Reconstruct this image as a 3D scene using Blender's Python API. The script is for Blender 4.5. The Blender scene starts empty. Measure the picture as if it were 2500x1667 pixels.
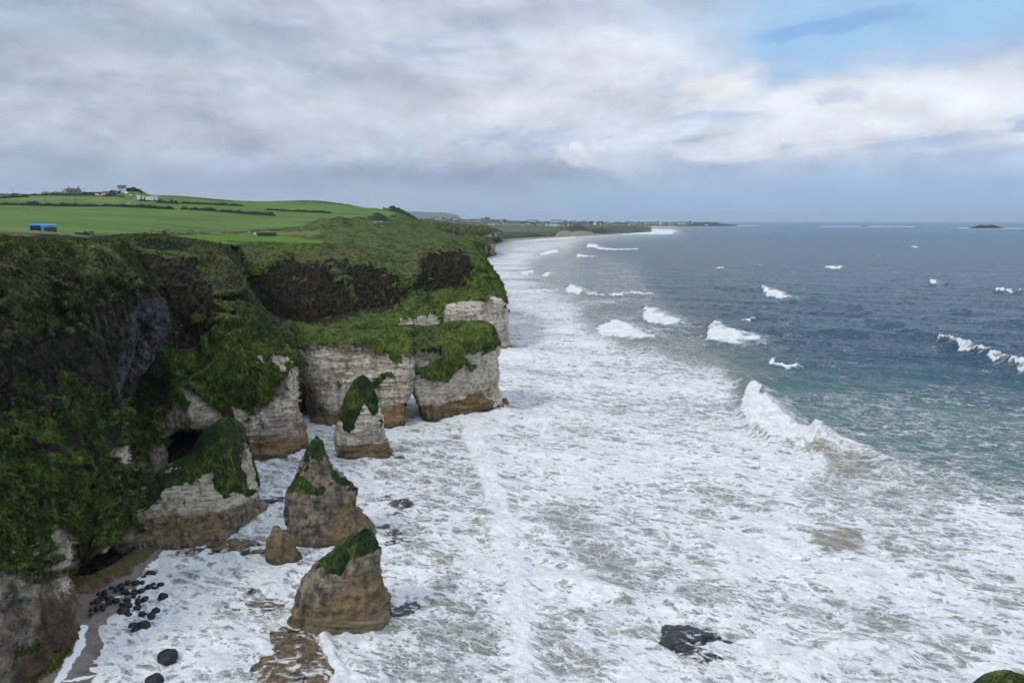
import bpy, math, random
import numpy as np
from mathutils import Vector, Euler

random.seed(7)
RNG = np.random.default_rng(7)
SC = bpy.context.scene
COL = SC.collection

# ------------------------------------------------------------------ camera
CAM_H = 50.0
PITCH = math.radians(10.0)
cam_data = bpy.data.cameras.new("camera")
cam_data.lens = 24.0
cam_data.sensor_width = 36.0
cam_data.clip_start = 0.5
cam_data.clip_end = 200000.0
cam = bpy.data.objects.new("camera", cam_data)
cam.location = (0.0, 0.0, CAM_H)
cam.rotation_euler = (math.radians(90.0) - PITCH, 0.0, 0.0)
COL.objects.link(cam)
SC.camera = cam

SC.view_settings.view_transform = 'Standard'
SC.view_settings.look = 'None'
SC.view_settings.gamma = 1.0
SC.view_settings.exposure = 0.0

# ------------------------------------------------------------------ node helper
class E:
    """A node socket with arithmetic, so materials read as formulas."""
    def __init__(s, t, sock): s.t, s.s = t, sock
    def _m(s, op, b=None, c=None):
        n = s.t.nodes.new('ShaderNodeMath'); n.operation = op
        for i, v in enumerate((s, b, c)):
            if v is None: continue
            if isinstance(v, E): s.t.links.new(v.s, n.inputs[i])
            else: n.inputs[i].default_value = float(v)
        return E(s.t, n.outputs[0])
    def __add__(s, b): return s._m('ADD', b)
    __radd__ = __add__
    def __mul__(s, b): return s._m('MULTIPLY', b)
    __rmul__ = __mul__
    def __sub__(s, b): return s._m('SUBTRACT', b)
    def __rsub__(s, b): return (s * -1.0) + b
    def __truediv__(s, b): return s._m('DIVIDE', b)
    def mx(s, b): return s._m('MAXIMUM', b)
    def mn(s, b): return s._m('MINIMUM', b)
    def f(s, op, b=None): return s._m(op, b)
    def clamp(s):
        r = s._m('ADD', 0.0); r.s.node.use_clamp = True; return r

class G:
    def __init__(s, tree): s.t = tree
    def new(s, typ): return s.t.nodes.new(typ)
    def val(s, v):
        n = s.new('ShaderNodeValue'); n.outputs[0].default_value = v; return E(s.t, n.outputs[0])
    def attr(s, name):
        n = s.new('ShaderNodeAttribute'); n.attribute_name = name; return E(s.t, n.outputs['Fac'])
    def pos(s): return s.new('ShaderNodeNewGeometry').outputs['Position']
    def nrm(s): return s.new('ShaderNodeNewGeometry').outputs['Normal']
    def sep(s, v):
        n = s.new('ShaderNodeSeparateXYZ'); s.t.links.new(v, n.inputs[0]); return [E(s.t, o) for o in n.outputs]
    def comb(s, x, y, z):
        n = s.new('ShaderNodeCombineXYZ')
        for i, v in enumerate((x, y, z)):
            if isinstance(v, E): s.t.links.new(v.s, n.inputs[i])
            else: n.inputs[i].default_value = float(v)
        return n.outputs[0]
    def vmul(s, v, k):
        n = s.new('ShaderNodeVectorMath'); n.operation = 'MULTIPLY'; s.t.links.new(v, n.inputs[0])
        n.inputs[1].default_value = k; return n.outputs[0]
    def vadd(s, a, b, k=1.0):
        n = s.new('ShaderNodeVectorMath'); n.operation = 'MULTIPLY_ADD'
        s.t.links.new(b, n.inputs[0]); n.inputs[1].default_value = (k, k, k); s.t.links.new(a, n.inputs[2]); return n.outputs[0]
    def rot(s, v, ang):
        n = s.new('ShaderNodeVectorRotate'); n.rotation_type = 'Z_AXIS'; s.t.links.new(v, n.inputs['Vector'])
        n.inputs['Angle'].default_value = ang; return n.outputs[0]
    def noise(s, v, scale, detail=4.0, rough=0.55, dist=0.0, color=False):
        n = s.new('ShaderNodeTexNoise'); s.t.links.new(v, n.inputs['Vector'])
        n.inputs['Scale'].default_value = scale; n.inputs['Detail'].default_value = detail
        n.inputs['Roughness'].default_value = rough; n.inputs['Distortion'].default_value = dist
        return n.outputs['Color'] if color else E(s.t, n.outputs['Fac'])
    def vor(s, v, scale, feature='F1', out='Distance', rand=1.0):
        n = s.new('ShaderNodeTexVoronoi'); n.feature = feature; s.t.links.new(v, n.inputs['Vector'])
        n.inputs['Scale'].default_value = scale; n.inputs['Randomness'].default_value = rand
        return E(s.t, n.outputs[out])
    def ss(s, x, lo, hi, a=0.0, b=1.0, kind='SMOOTHSTEP'):
        n = s.new('ShaderNodeMapRange'); n.interpolation_type = kind
        s.t.links.new(x.s, n.inputs['Value'])
        for k, v in (('From Min', lo), ('From Max', hi), ('To Min', a), ('To Max', b)):
            n.inputs[k].default_value = v
        return E(s.t, n.outputs[0])
    def rgb(s, c):
        n = s.new('ShaderNodeRGB'); n.outputs[0].default_value = (c[0], c[1], c[2], 1.0); return n.outputs[0]
    def mix(s, fac, a, b, blend='MIX'):
        n = s.new('ShaderNodeMix'); n.data_type = 'RGBA'; n.blend_type = blend; n.clamp_factor = True
        if isinstance(fac, E): s.t.links.new(fac.s, n.inputs[0])
        else: n.inputs[0].default_value = float(fac)
        for i, v in ((6, a), (7, b)):
            if isinstance(v, (tuple, list)): n.inputs[i].default_value = (v[0], v[1], v[2], 1.0)
            else: s.t.links.new(v, n.inputs[i])
        return n.outputs[2]
    def scale(s, col, f):
        g = s.comb(f, f, f)
        n = s.new('ShaderNodeVectorMath'); n.operation = 'MULTIPLY'
        s.t.links.new(col, n.inputs[0]); s.t.links.new(g, n.inputs[1]); return n.outputs[0]
    def bump(s, h, strength=0.5, dist=1.0, nrm=None):
        n = s.new('ShaderNodeBump'); n.inputs['Strength'].default_value = strength
        n.inputs['Distance'].default_value = dist; s.t.links.new(h.s, n.inputs['Height'])
        if nrm: s.t.links.new(nrm, n.inputs['Normal'])
        return n.outputs[0]

# ------------------------------------------------------------------ world: Nishita sky behind a procedural cloud deck
SUN_EL, SUN_AZ = math.radians(46.0), math.radians(236.0)   # azimuth measured clockwise from +Y
world = bpy.data.worlds.new("World"); SC.world = world; world.use_nodes = True
wt = world.node_tree; wt.nodes.clear(); w = G(wt)
sky = w.new('ShaderNodeTexSky'); sky.sky_type = 'NISHITA'; sky.sun_disc = False
sky.sun_elevation = SUN_EL; sky.sun_rotation = SUN_AZ
wdir = w.new('ShaderNodeTexCoord').outputs['Generated']
dx, dy, dz = w.sep(wdir)
az = dx.f('ARCTAN2', dy)                      # 0 straight out along the coast, + to seaward
el = dz.f('ARCSINE')
# cloud coordinates: a deck seen in perspective, stretched along the horizon
den = dz.mx(0.0) + 0.16
cvec = w.comb(dx / den, dy / den, 0.0)
avec = w.comb(az * 1.0, el * 1.9, 0.3)
wn = w.noise(avec, 1.7, 5.0, 0.55, 0.4)
wn2 = w.noise(avec, 4.5, 8.0, 0.6, 0.35)
wn3 = w.noise(w.comb(az * 0.9, el * 2.7, 1.7), 6.0, 8.0, 0.60, 0.25)
bil = ((wn3 - 0.5).f('ABSOLUTE') * 2.4)
wn5 = w.noise(avec, 16.0, 6.0, 0.6, 0.3)
wn4 = w.noise(cvec, 0.55, 6.0, 0.55, 0.4)
def blob(a0, e0, sa, se, warp=0.10):
    """soft patch of sky centred on a direction (degrees), with a noise-broken edge"""
    a0, e0, sa, se = [math.radians(v) for v in (a0, e0, sa, se)]
    u = (az - a0 + (wn2 - 0.5) * warp) / sa
    v = (el - e0 + (wn3 - 0.5) * warp * 0.55) / se
    return (u * u + v * v)._m('MULTIPLY', -1.0).f('EXPONENT')
S = lambda r, g, b: tuple(((c / 255.0) / 12.92 if c / 255.0 <= 0.04045 else ((c / 255.0 + 0.055) / 1.055) ** 2.4) for c in (r, g, b))
seaward = w.ss(az, math.radians(-20), math.radians(30))
low = w.mix(seaward, S(168, 186, 206), S(156, 190, 228))
mid = w.mix(w.ss(az, math.radians(-38), math.radians(6)), S(158, 174, 197), S(186, 200, 223))
cl = w.mix(w.ss(el, math.radians(0.5), math.radians(6.5)), low, mid)
# slate and pale layering of the deck
cl = w.mix(w.ss(wn3 * 0.45 + wn * 0.35 + wn2 * 0.2, 0.44, 0.62) * w.ss(el, 0.03, 0.12) * 0.78, cl, S(206, 217, 231))
cl = w.mix(w.ss(wn2 * 0.45 + wn4 * 0.3 + wn3 * 0.25, 0.52, 0.38) * w.ss(el, 0.03, 0.1) * 0.8, cl, S(160, 175, 198))
cl = w.mix(w.ss(bil + (wn5 - 0.5) * 0.6, 0.30, 0.02) * w.ss(el, 0.04, 0.1) * 0.22, cl, S(232, 235, 241))
for a0, e0, sa, se, c, k in (
        (-27, 12.6, 13, 1.8, (170, 185, 207), .65), (-8, 10.2, 9, 1.6, (184, 194, 214), .6), (3, 15.2, 12, 1.5, (186, 195, 216), .6),
        (-13, 8.3, 9, 1.6, (211, 217, 228), .6), (-28, 10.5, 7, 1.0, (214, 219, 231), .6), (-33, 8.4, 5, .6, (205, 213, 226), .5),
        (-22, 6.0, 10, 1.2, (200, 208, 222), .55), (-14, 3.6, 11, 1.0, (156, 170, 193), .7), (-1, 3.4, 9, 1.15, (146, 162, 190), .85), (-25, 1.0, 14, .7, (176, 190, 208), .6)):
    cl = w.mix(blob(a0, e0, sa, se) * k, cl, S(*c))
# the open blue gap to seaward, the real sky showing through
gap = (blob(29, 14.4, 13, 3.9, .17) * 1.6 + blob(20, 11.2, 5, 1.6, .14) * .55).clamp()
blue = w.mix(0.80, w.scale(sky.outputs['Color'], w.val(0.10)), S(170, 211, 250))
cl = w.mix(gap, cl, blue)
for a0, e0, sa, se, c, k, lo, hi in (
        (8, 12.0, 8, 2.7, (232, 238, 248), .88, .02, .95), (16, 10.3, 3.0, 1.5, (247, 248, 252), .9, .12, .85), (27, 8.1, 12, 2.4, (241, 245, 253), .95, .02, .80),
        (1, 9.0, 7, 1.6, (226, 231, 241), .7, .05, .95), (18, 6.5, 7, 1.3, (230, 235, 247), .65, .05, .95), (38, 6.5, 7, 2.2, (234, 241, 252), .85, .05, .9),
        (4.5, 4.9, 1.7, .60, (218, 224, 235), .8, .15, .95), (6.3, 5.5, 1.0, .62, (226, 230, 239), .85, .2, .9), (-1.8, 5.0, 2.6, .6, (196, 206, 221), .7, .2, .8), (-6.5, 5.2, 1.6, .5, (196, 205, 220), .6, .2, .8), (35, 16.6, 5, 1.0, (215, 228, 246), .6, .2, .7)):
    m = w.ss(blob(a0, e0, sa, se, .17) + (wn2 - 0.5) * 0.75 + (wn3 - 0.5) * 0.7 + (wn5 - 0.5) * 0.35, lo, hi) * k
    cl = w.mix(m, cl, S(*c))
for a0, e0, sa, se, c, k in (
        (23, 13.3, 6.5, .75, (140, 182, 232), .8), (30, 10.9, 6, .7, (184, 204, 236), .75), (19, 10.9, 3, .5, (192, 208, 236), .6),
        (30, 5.6, 4.0, .75, (180, 200, 230), .85), (15.5, 7.6, 3.4, .45, (188, 202, 229), .8), (36, 6.0, 2, .5, (172, 196, 228), .8), (24, 8.6, 2, .4, (198, 212, 236), .7),
        (21, 6.1, 1.1, .5, (186, 202, 230), .7), (14, 4.6, 2, .6, (172, 188, 216), .5), (38, 3.6, 8, .9, (176, 200, 232), .6)):
    m = w.ss(blob(a0, e0, sa, se, .15) + (wn2 - 0.5) * 0.7 + (wn5 - 0.5) * 0.5, .12, .8) * k
    cl = w.mix(m, cl, S(*c))
# sunlit tops and shaded undersides of the cloud lumps
e1v = w.comb(az * 1.0, el * 1.8, 5.3); e2v = w.comb(az * 1.0 + 0.010, el * 1.8 + 0.045, 5.3)
emb = (w.noise(e1v, 4.2, 9.0, 0.58, 0.25) - w.noise(e2v, 4.2, 9.0, 0.58, 0.25)) * 1.5 + (w.noise(e1v, 13.0, 9.0, 0.62, 0.1) - w.noise(e2v, 13.0, 9.0, 0.62, 0.1)) * 0.6
cl = w.scale(cl, (emb * w.ss(el, math.radians(1.0), math.radians(4.5)) * (1.0 - gap * 0.7))._m('MULTIPLY_ADD', 0.62, 1.0).mx(0.76).mn(1.18))
# overhead the deck is brighter (overcast), below the horizon it does not matter
zen = w.ss(el, math.radians(17), math.radians(50), 1.0, 1.65)
cl = w.scale(cl, zen)
bg = w.new('ShaderNodeBackground'); bg.inputs['Strength'].default_value = 1.0
wt.links.new(cl, bg.inputs['Color'])
wo = w.new('ShaderNodeOutputWorld'); wt.links.new(bg.outputs[0], wo.inputs['Surface'])

# ------------------------------------------------------------------ sun (soft, through cloud)
sd = bpy.data.lights.new("sun", 'SUN'); sd.energy = 1.5; sd.angle = math.radians(14.0); sd.color = (1.0, 0.95, 0.88)
sun = bpy.data.objects.new("sun", sd); COL.objects.link(sun)
sv = Vector((math.sin(SUN_AZ) * math.cos(SUN_EL), math.cos(SUN_AZ) * math.cos(SUN_EL), math.sin(SUN_EL)))
sun.rotation_euler = (-sv).to_track_quat('-Z', 'Y').to_euler()

# ------------------------------------------------------------------ survey: sight lines of the viewpoint give the places of things
FPX = 2500.0 * cam_data.lens / cam_data.sensor_width
SP, CP = math.sin(PITCH), math.cos(PITCH)
def tdrop(py):
    yr = -(py - 833.5) / FPX
    return (SP - yr * CP) / (CP + yr * SP)          # metres down per metre out
def P(px, py, Y=None, z=0.0):
    """point seen at (px, py) of the survey sheet, Y metres out (or at height z); py None: both Y and z are known"""
    if py is None:
        t = (CAM_H - z) / Y; py = 833.5 - FPX * (SP - t * CP) / (CP + t * SP)
    yr = -(py - 833.5) / FPX; f = CP + yr * SP; t = (SP - yr * CP) / f
    if Y is None: Y = (CAM_H - z) / t
    return np.array([(px - 1250.0) / FPX / f * Y, Y, CAM_H - t * Y])
def proj(p):
    p = np.asarray(p); d = p - np.array([0, 0, CAM_H])
    f = d[..., 1] * CP - d[..., 2] * SP; u = d[..., 1] * SP + d[..., 2] * CP
    f = np.where(np.abs(f) < 1e-3, 1e-3, f)
    return 1250.0 + FPX * d[..., 0] / f, 833.5 - FPX * u / f

# ------------------------------------------------------------------ vectorised noise
_perm = RNG.permutation(256).astype(np.int32); _perm = np.concatenate([_perm, _perm, _perm])
_gr = RNG.normal(size=(256, 3)); _gr /= np.linalg.norm(_gr, axis=1)[:, None]
def pnoise(p):
    p = np.asarray(p, dtype=np.float64); i = np.floor(p).astype(np.int64); f = p - i
    u = f * f * f * (f * (f * 6 - 15) + 10); i = i & 255
    def g(a, b, c):
        h = _perm[_perm[_perm[(i[..., 0] + a) & 255] + ((i[..., 1] + b) & 255)] + ((i[..., 2] + c) & 255)]
        v = _gr[h]; return v[..., 0] * (f[..., 0] - a) + v[..., 1] * (f[..., 1] - b) + v[..., 2] * (f[..., 2] - c)
    L = lambda a, b, t: a + (b - a) * t
    x = [[L(g(0, b, c), g(1, b, c), u[..., 0]) for b in (0, 1)] for c in (0, 1)]
    return 1.6 * L(L(x[0][0], x[0][1], u[..., 1]), L(x[1][0], x[1][1], u[..., 1]), u[..., 2])
def fbm(p, o=4, gain=0.5, lac=2.03):
    p = np.asarray(p, dtype=np.float64); a, s = 1.0, 0.0
    for k in range(o):
        s = s + a * pnoise(p + 17.3 * k); p = p * lac; a *= gain
    return s
def ridged(p, o=4):
    p = np.asarray(p, dtype=np.float64); a, s = 1.0, 0.0
    for k in range(o):
        s = s + a * (1 - 2 * np.abs(pnoise(p + 9.1 * k))); p = p * 2.07; a *= 0.5
    return s
def sstep(x, a, b):
    t = np.clip((x - a) / (b - a), 0, 1); return t * t * (3 - 2 * t)

# ------------------------------------------------------------------ mesh helpers
def mesh_from(name, verts, quads, mat, attrs=None, smooth=True, tris=None, parent=None):
    me = bpy.data.meshes.new(name)
    verts = np.asarray(verts, dtype=np.float32).reshape(-1, 3)
    quads = np.zeros((0, 4), np.int32) if quads is None else np.asarray(quads, np.int32)
    tris = np.zeros((0, 3), np.int32) if tris is None else np.asarray(tris, np.int32)
    me.vertices.add(len(verts)); me.vertices.foreach_set("co", verts.ravel())
    nl = quads.size + tris.size
    me.loops.add(nl); me.loops.foreach_set("vertex_index", np.concatenate([quads.ravel(), tris.ravel()]))
    npo = len(quads) + len(tris); me.polygons.add(npo)
    ls = np.concatenate([np.arange(len(quads)) * 4, quads.size + np.arange(len(tris)) * 3]).astype(np.int32)
    me.polygons.foreach_set("loop_start", ls)
    me.polygons.foreach_set("use_smooth", np.full(npo, smooth, dtype=bool))
    for k, v in (attrs or {}).items():
        a = me.attributes.new(k, 'FLOAT', 'POINT'); a.data.foreach_set("value", np.asarray(v, np.float32).ravel())
    me.update(calc_edges=True); me.validate()
    if mat: me.materials.append(mat)
    o = bpy.data.objects.new(name, me); COL.objects.link(o)
    if parent: o.parent = parent
    return o
def grid_quads(nu, nv, wrap=False):
    """vertices laid out [nu, nv]; wrap closes the v direction"""
    i = np.arange(nu - 1)[:, None]; j = np.arange(nv if wrap else nv - 1)[None, :]; j2 = (j + 1) % nv
    a = i * nv + j; b = i * nv + j2; c = (i + 1) * nv + j2; d = (i + 1) * nv + j
    return np.stack([a, d, c, b], -1).reshape(-1, 4)
def tag(o, label=None, cat=None, group=None, kind=None):
    if label: o['label'] = label
    if cat: o['category'] = cat
    if group: o['group'] = group
    if kind: o['kind'] = kind
    return o
def cr_weights(n, counts):
    """Catmull-Rom (and linear) weights for n control rows, counts[i] steps in interval i"""
    W, Lw = [], []
    for i in range(n - 1):
        m = counts[i]; last = i == n - 2
        for t in np.linspace(0, 1, m + 1)[: m + 1 if last else m]:
            w_, l_ = np.zeros(n), np.zeros(n)
            c = (-.5 * t ** 3 + t * t - .5 * t, 1.5 * t ** 3 - 2.5 * t * t + 1, -1.5 * t ** 3 + 2 * t * t + .5 * t, .5 * t ** 3 - .5 * t * t)
            for k, ck in zip((i - 1, i, i + 1, i + 2), c):
                if k < 0: w_[0] += 2 * ck; w_[1] -= ck
                elif k >= n: w_[n - 1] += 2 * ck; w_[n - 2] -= ck
                else: w_[k] += ck
            l_[i] += 1 - t; l_[i + 1] += t
            W.append(w_); Lw.append(l_)
    return np.array(W), np.array(Lw)
# surface letters -> grass, chalk, ochre, grey lichen
LET = {'G': (1, 0, 0, 0), 'H': (.74, 0, 0, 0), 'M': (.52, 0, 0, 0), 'm': (.36, 0, 0, 0), 'B': (.05, 0, 0, 0), 'L': (.02, 0, 0, 1), 'K': (.05, 1, 0, 0),
       'k': (.42, 1, 0, 0), 'h': (.62, 1, 0, 0), 'O': (0, 1, 1, 0), 'D': (.12, .35, .25, 0), 'd': (.4, .45, .3, 0), 'l': (.3, 0, 0, .5), 'C': (0, .1, .0, 0)}
def in_poly(x, y, poly):
    inside = np.zeros(x.shape, bool); n = len(poly)
    for i in range(n):
        x1, y1 = poly[i]; x2, y2 = poly[(i + 1) % n]
        c = ((y1 > y) != (y2 > y)) & (x < (x2 - x1) * (y - y1) / ((y2 - y1) + 1e-9) + x1)
        inside ^= c
    return inside
def dist_poly(x, y, pts, closed=False):
    d = np.full(x.shape, 1e9); n = len(pts)
    for i in range(n if closed else n - 1):
        x1, y1 = pts[i]; x2, y2 = pts[(i + 1) % n]
        ex, ey = x2 - x1, y2 - y1; L2 = ex * ex + ey * ey + 1e-9
        t = np.clip(((x - x1) * ex + (y - y1) * ey) / L2, 0, 1)
        d = np.minimum(d, np.hypot(x - x1 - t * ex, y - y1 - t * ey))
    return d
def poly_mask(x, y, poly, feather):
    d = dist_poly(x, y, poly, True); s = np.where(in_poly(x, y, poly), d, -d)
    return sstep(s, -feather, feather)
def world_mask(V, poly, feather, jitter=10.0, sc=.35):
    """surface patch mask from a surveyed outline, with a ragged natural edge"""
    px, py = proj(V)
    px = px + jitter * fbm(V * sc, 3); py = py + jitter * fbm(V * sc + 31.0, 3)
    return poly_mask(px, py, poly, feather)

def rock_displace(V, N, g, k, l, amp=1.0, gd=1.0):
    rock = 1 - sstep(g, .35, .65)
    big = fbm(V * .11, 3) * .8
    lump = ridged(V * np.array([.33, .33, .22]), 4) * .55
    col = ridged(V * np.array([.80, .80, .10]), 4) * .55            # columnar basalt
    cz = V[..., 2] + .8 * pnoise(V * .12)
    strat = pnoise(np.stack([V[..., 0] * .16, V[..., 1] * .16, cz * 1.05], -1)) * .55 + pnoise(np.stack([V[..., 0] * .35, V[..., 1] * .35, cz * 2.6], -1)) * .34
    fine = fbm(V * 1.3, 3) * .16
    crack = -1.5 * np.clip(.16 - np.abs(pnoise(V * np.array([.22, .22, .05]) + 5.)), 0, 1) * 4.2
    d_b = big + lump * .9 + col * .9 + fine * 1.4
    d_k = big * .7 + lump * .45 + strat * 1.0 + fine + crack * .55
    d_r = d_b * (1 - k) + d_k * k
    d_g = fbm(V * .09, 3) * 1.2 + ridged(np.stack([V[..., 0] * .10 + V[..., 2] * .12, V[..., 1] * .10, V[..., 2] * .07 - V[..., 0] * .05], -1), 3) * .9 + ridged(V * np.array([.24, .24, .30]), 3) * .5 + np.abs(fbm(V * .55, 3)) * .32 + fbm(V * 1.5, 2) * .14
    return (d_r * rock + (d_g * gd + d_r * .35 * (1 - gd)) * (1 - rock)) * amp

def ragged(V, N, g):
    """turf keeps to the ledges and hangs in patches: break the cover up with the ground's own unevenness"""
    q = g + .30 * fbm(V * np.array([.20, .20, .30]), 3) + .34 * fbm(V * np.array([.55, .55, .75]) + 3, 3) + .14 * fbm(V * 1.6 + 7, 2) + .34 * (N[..., 2] - .35) * (1 - np.abs(2 * g - 1)) * 1.4
    return np.where((g > .03) & (g < .93), sstep(q, .32, .66), g)
def loft(name, secs, mats, mat, res=2.4, amp=1.0, back=None, back_dx=None, tail=None, dry=.4, coarse=0, gd=1.0, paint=(), below=True, kind='structure', label=None, cap=None, flip=None):
    """A rock body lofted through surveyed profiles.  secs: list of [(px,py,Y|None)...]; mats: a letter per point."""
    C = np.array([[P(*p) if p[2] is not None else P(p[0], p[1]) for p in s] for s in secs])
    mw = np.array([[LET[c] for c in m] for m in mats], float)
    if below:
        lowp = C[:, -1:].copy(); lowp[..., 2] = -4.0; lowp[..., 1] -= .5
        C = np.concatenate([C, lowp], 1); mw = np.concatenate([mw, mw[:, -1:]], 1)
    if back:                                     # close the far side of a fin or ridge
        r = C[:, 0]; rows = []
        for dyy, dzz in back:
            q = r.copy(); q[:, 1] += dyy; q[:, 0] += 0 if back_dx is None else np.array(back_dx); q[:, 2] = np.maximum(q[:, 2] + dzz, -4.0) if dzz > -900 else -4.0; rows.append(q)
        rows = rows[::-1]
        C = np.concatenate([np.stack(rows, 1), C], 1); mw = np.concatenate([np.repeat(mw[:, :1], len(rows), 1), mw], 1)
    if tail:                                     # tuck the inland edge into the turf
        q = C[:, :1].copy(); q[..., 1] += tail[0]; q[..., 2] += tail[1]; C = np.concatenate([q, C], 1); mw = np.concatenate([mw[:, :1], mw], 1)
    qx, qy = proj(C); Q = np.stack([qx, qy], -1)
    du = np.linalg.norm(Q[1:] - Q[:-1], axis=-1).max(1); dv = np.linalg.norm(Q[:, 1:] - Q[:, :-1], axis=-1).max(0)
    cu = [int(np.clip(math.ceil(d / res), 2, 90)) for d in du]; cv = [int(np.clip(math.ceil(d / res), 2, 110)) for d in dv]
    Wu, Lu = cr_weights(C.shape[0], cu); Wv, Lv = cr_weights(C.shape[1], cv)
    V = np.einsum('ai,bj,ijk->abk', Wu, Wv, C); Mw = np.einsum('ai,bj,ijk->abk', Lu, Lv, mw)
    N = np.cross(np.gradient(V, axis=1), np.gradient(V, axis=0)); N /= np.linalg.norm(N, axis=-1, keepdims=True) + 1e-9
    view = np.array([0, 0, CAM_H]) - V
    if back or flip is not None:
        s = flip if flip is not None else np.sign((N * view).sum(-1)[:, V.shape[1] // 2:].mean())
    else: s = np.sign((N * view).sum(-1).mean())
    N *= s
    g, k, o, l = [Mw[..., i] for i in range(4)]
    fine = {'g': g, 'k': k, 'o': o, 'l': l, 'b': np.zeros_like(g)}
    for ch, poly, value, fe in paint:
        m = world_mask(V, poly, fe); fine[ch] = fine[ch] * (1 - m) + value * m
    g, k, o, l, b = [fine[c] for c in 'gkolb']
    if coarse:                                   # buttresses and gullies of a distant face
        q = fbm(V * np.array([1., 1., .2]) * coarse, 3); face = k > .15; k = np.clip(k * (1.05 + 1.5 * q), 0, 1); g = np.clip(g + np.where(face, -.7 * q - .1, 0), 0, 1)
    g = ragged(V, N, g)
    calm = 1 - .8 * sstep(N[..., 2], .55, .9) * (1 if tail else 0)
    V = V + N * (rock_displace(V, N, g, k, l, amp, gd) * calm)[..., None]
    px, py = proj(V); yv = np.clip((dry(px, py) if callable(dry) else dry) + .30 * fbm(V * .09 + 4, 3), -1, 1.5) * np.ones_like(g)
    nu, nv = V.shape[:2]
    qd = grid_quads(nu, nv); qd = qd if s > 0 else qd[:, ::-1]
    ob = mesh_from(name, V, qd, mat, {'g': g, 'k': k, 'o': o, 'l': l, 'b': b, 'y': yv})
    tag(ob, label, kind=kind)
    ob_data[ob.name] = (V, g, yv)
    return ob
ob_data = {}

# ------------------------------------------------------------------ materials
def new_mat(name):
    m = bpy.data.materials.new(name); m.use_nodes = True; t = m.node_tree; t.nodes.clear()
    n = G(t); out = n.new('ShaderNodeOutputMaterial'); b = n.new('ShaderNodeBsdfPrincipled')
    t.links.new(b.outputs[0], out.inputs['Surface'])
    return m, n, b, out
def simple(name, c, rough=.7, var=.25, scale=2.0, metal=0.0, emis=None):
    m, n, b, o = new_mat(name)
    nz = n.noise(n.pos(), scale, 4.0)
    col = n.mix(n.ss(nz, .3, .7), tuple(x * (1 - var) for x in c), tuple(min(1, x * (1 + var)) for x in c))
    n.t.links.new(col, b.inputs['Base Color']); b.inputs['Roughness'].default_value = rough; b.inputs['Metallic'].default_value = metal
    if emis: b.inputs['Emission Color'].default_value = (*emis[:3], 1); b.inputs['Emission Strength'].default_value = emis[3]
    return m
def grass_colour(n, p, dry):
    a = n.noise(p, .10, 5.0, .6); b = n.noise(p, .55, 5.0, .6); c = n.noise(n.vmul(p, (1.3, 1.3, .30)), 2.1, 5.0, .65)
    viv = n.mix(n.ss(a * .5 + b * .5, .36, .64), (.018, .038, .006), (.100, .152, .020))
    viv = n.mix(n.ss(c * .7 + b * .3, .47, .66) * .9, viv, (.200, .250, .048))
    oli = n.mix(n.ss(a * .4 + b * .6, .36, .64), (.034, .042, .013), (.122, .126, .046))
    oli = n.mix(n.ss(c, .42, .70) * .8, oli, (.215, .205, .095))
    col = n.mix(n.ss(dry + (b - .5) * .8, .2, .8), viv, oli)
    col = n.mix(n.ss(dry + (b - .5) * .5, -.05, -.5), col, n.mix(n.ss(c, .4, .7), (.012, .024, .008), (.034, .060, .020))); col = n.mix(n.ss(dry, 1.02, 1.3) * .8, col, (.27, .245, .125))  # negative dry darkens, painted gully shade included; the highest values pale a sky-lit rim
    col = n.mix(n.ss(n.noise(p, .34, 4.0, .65), .53, .64) * .65, col, (.014, .026, .007)); col = n.mix(n.ss(n.noise(p, .22, 4.0, .6) * .6 + c * .4, .56, .68) * .5, col, (.072, .056, .026))
    return n.mix(n.ss(c, .50, .32) * .75, col, (.009, .018, .005))

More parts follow.
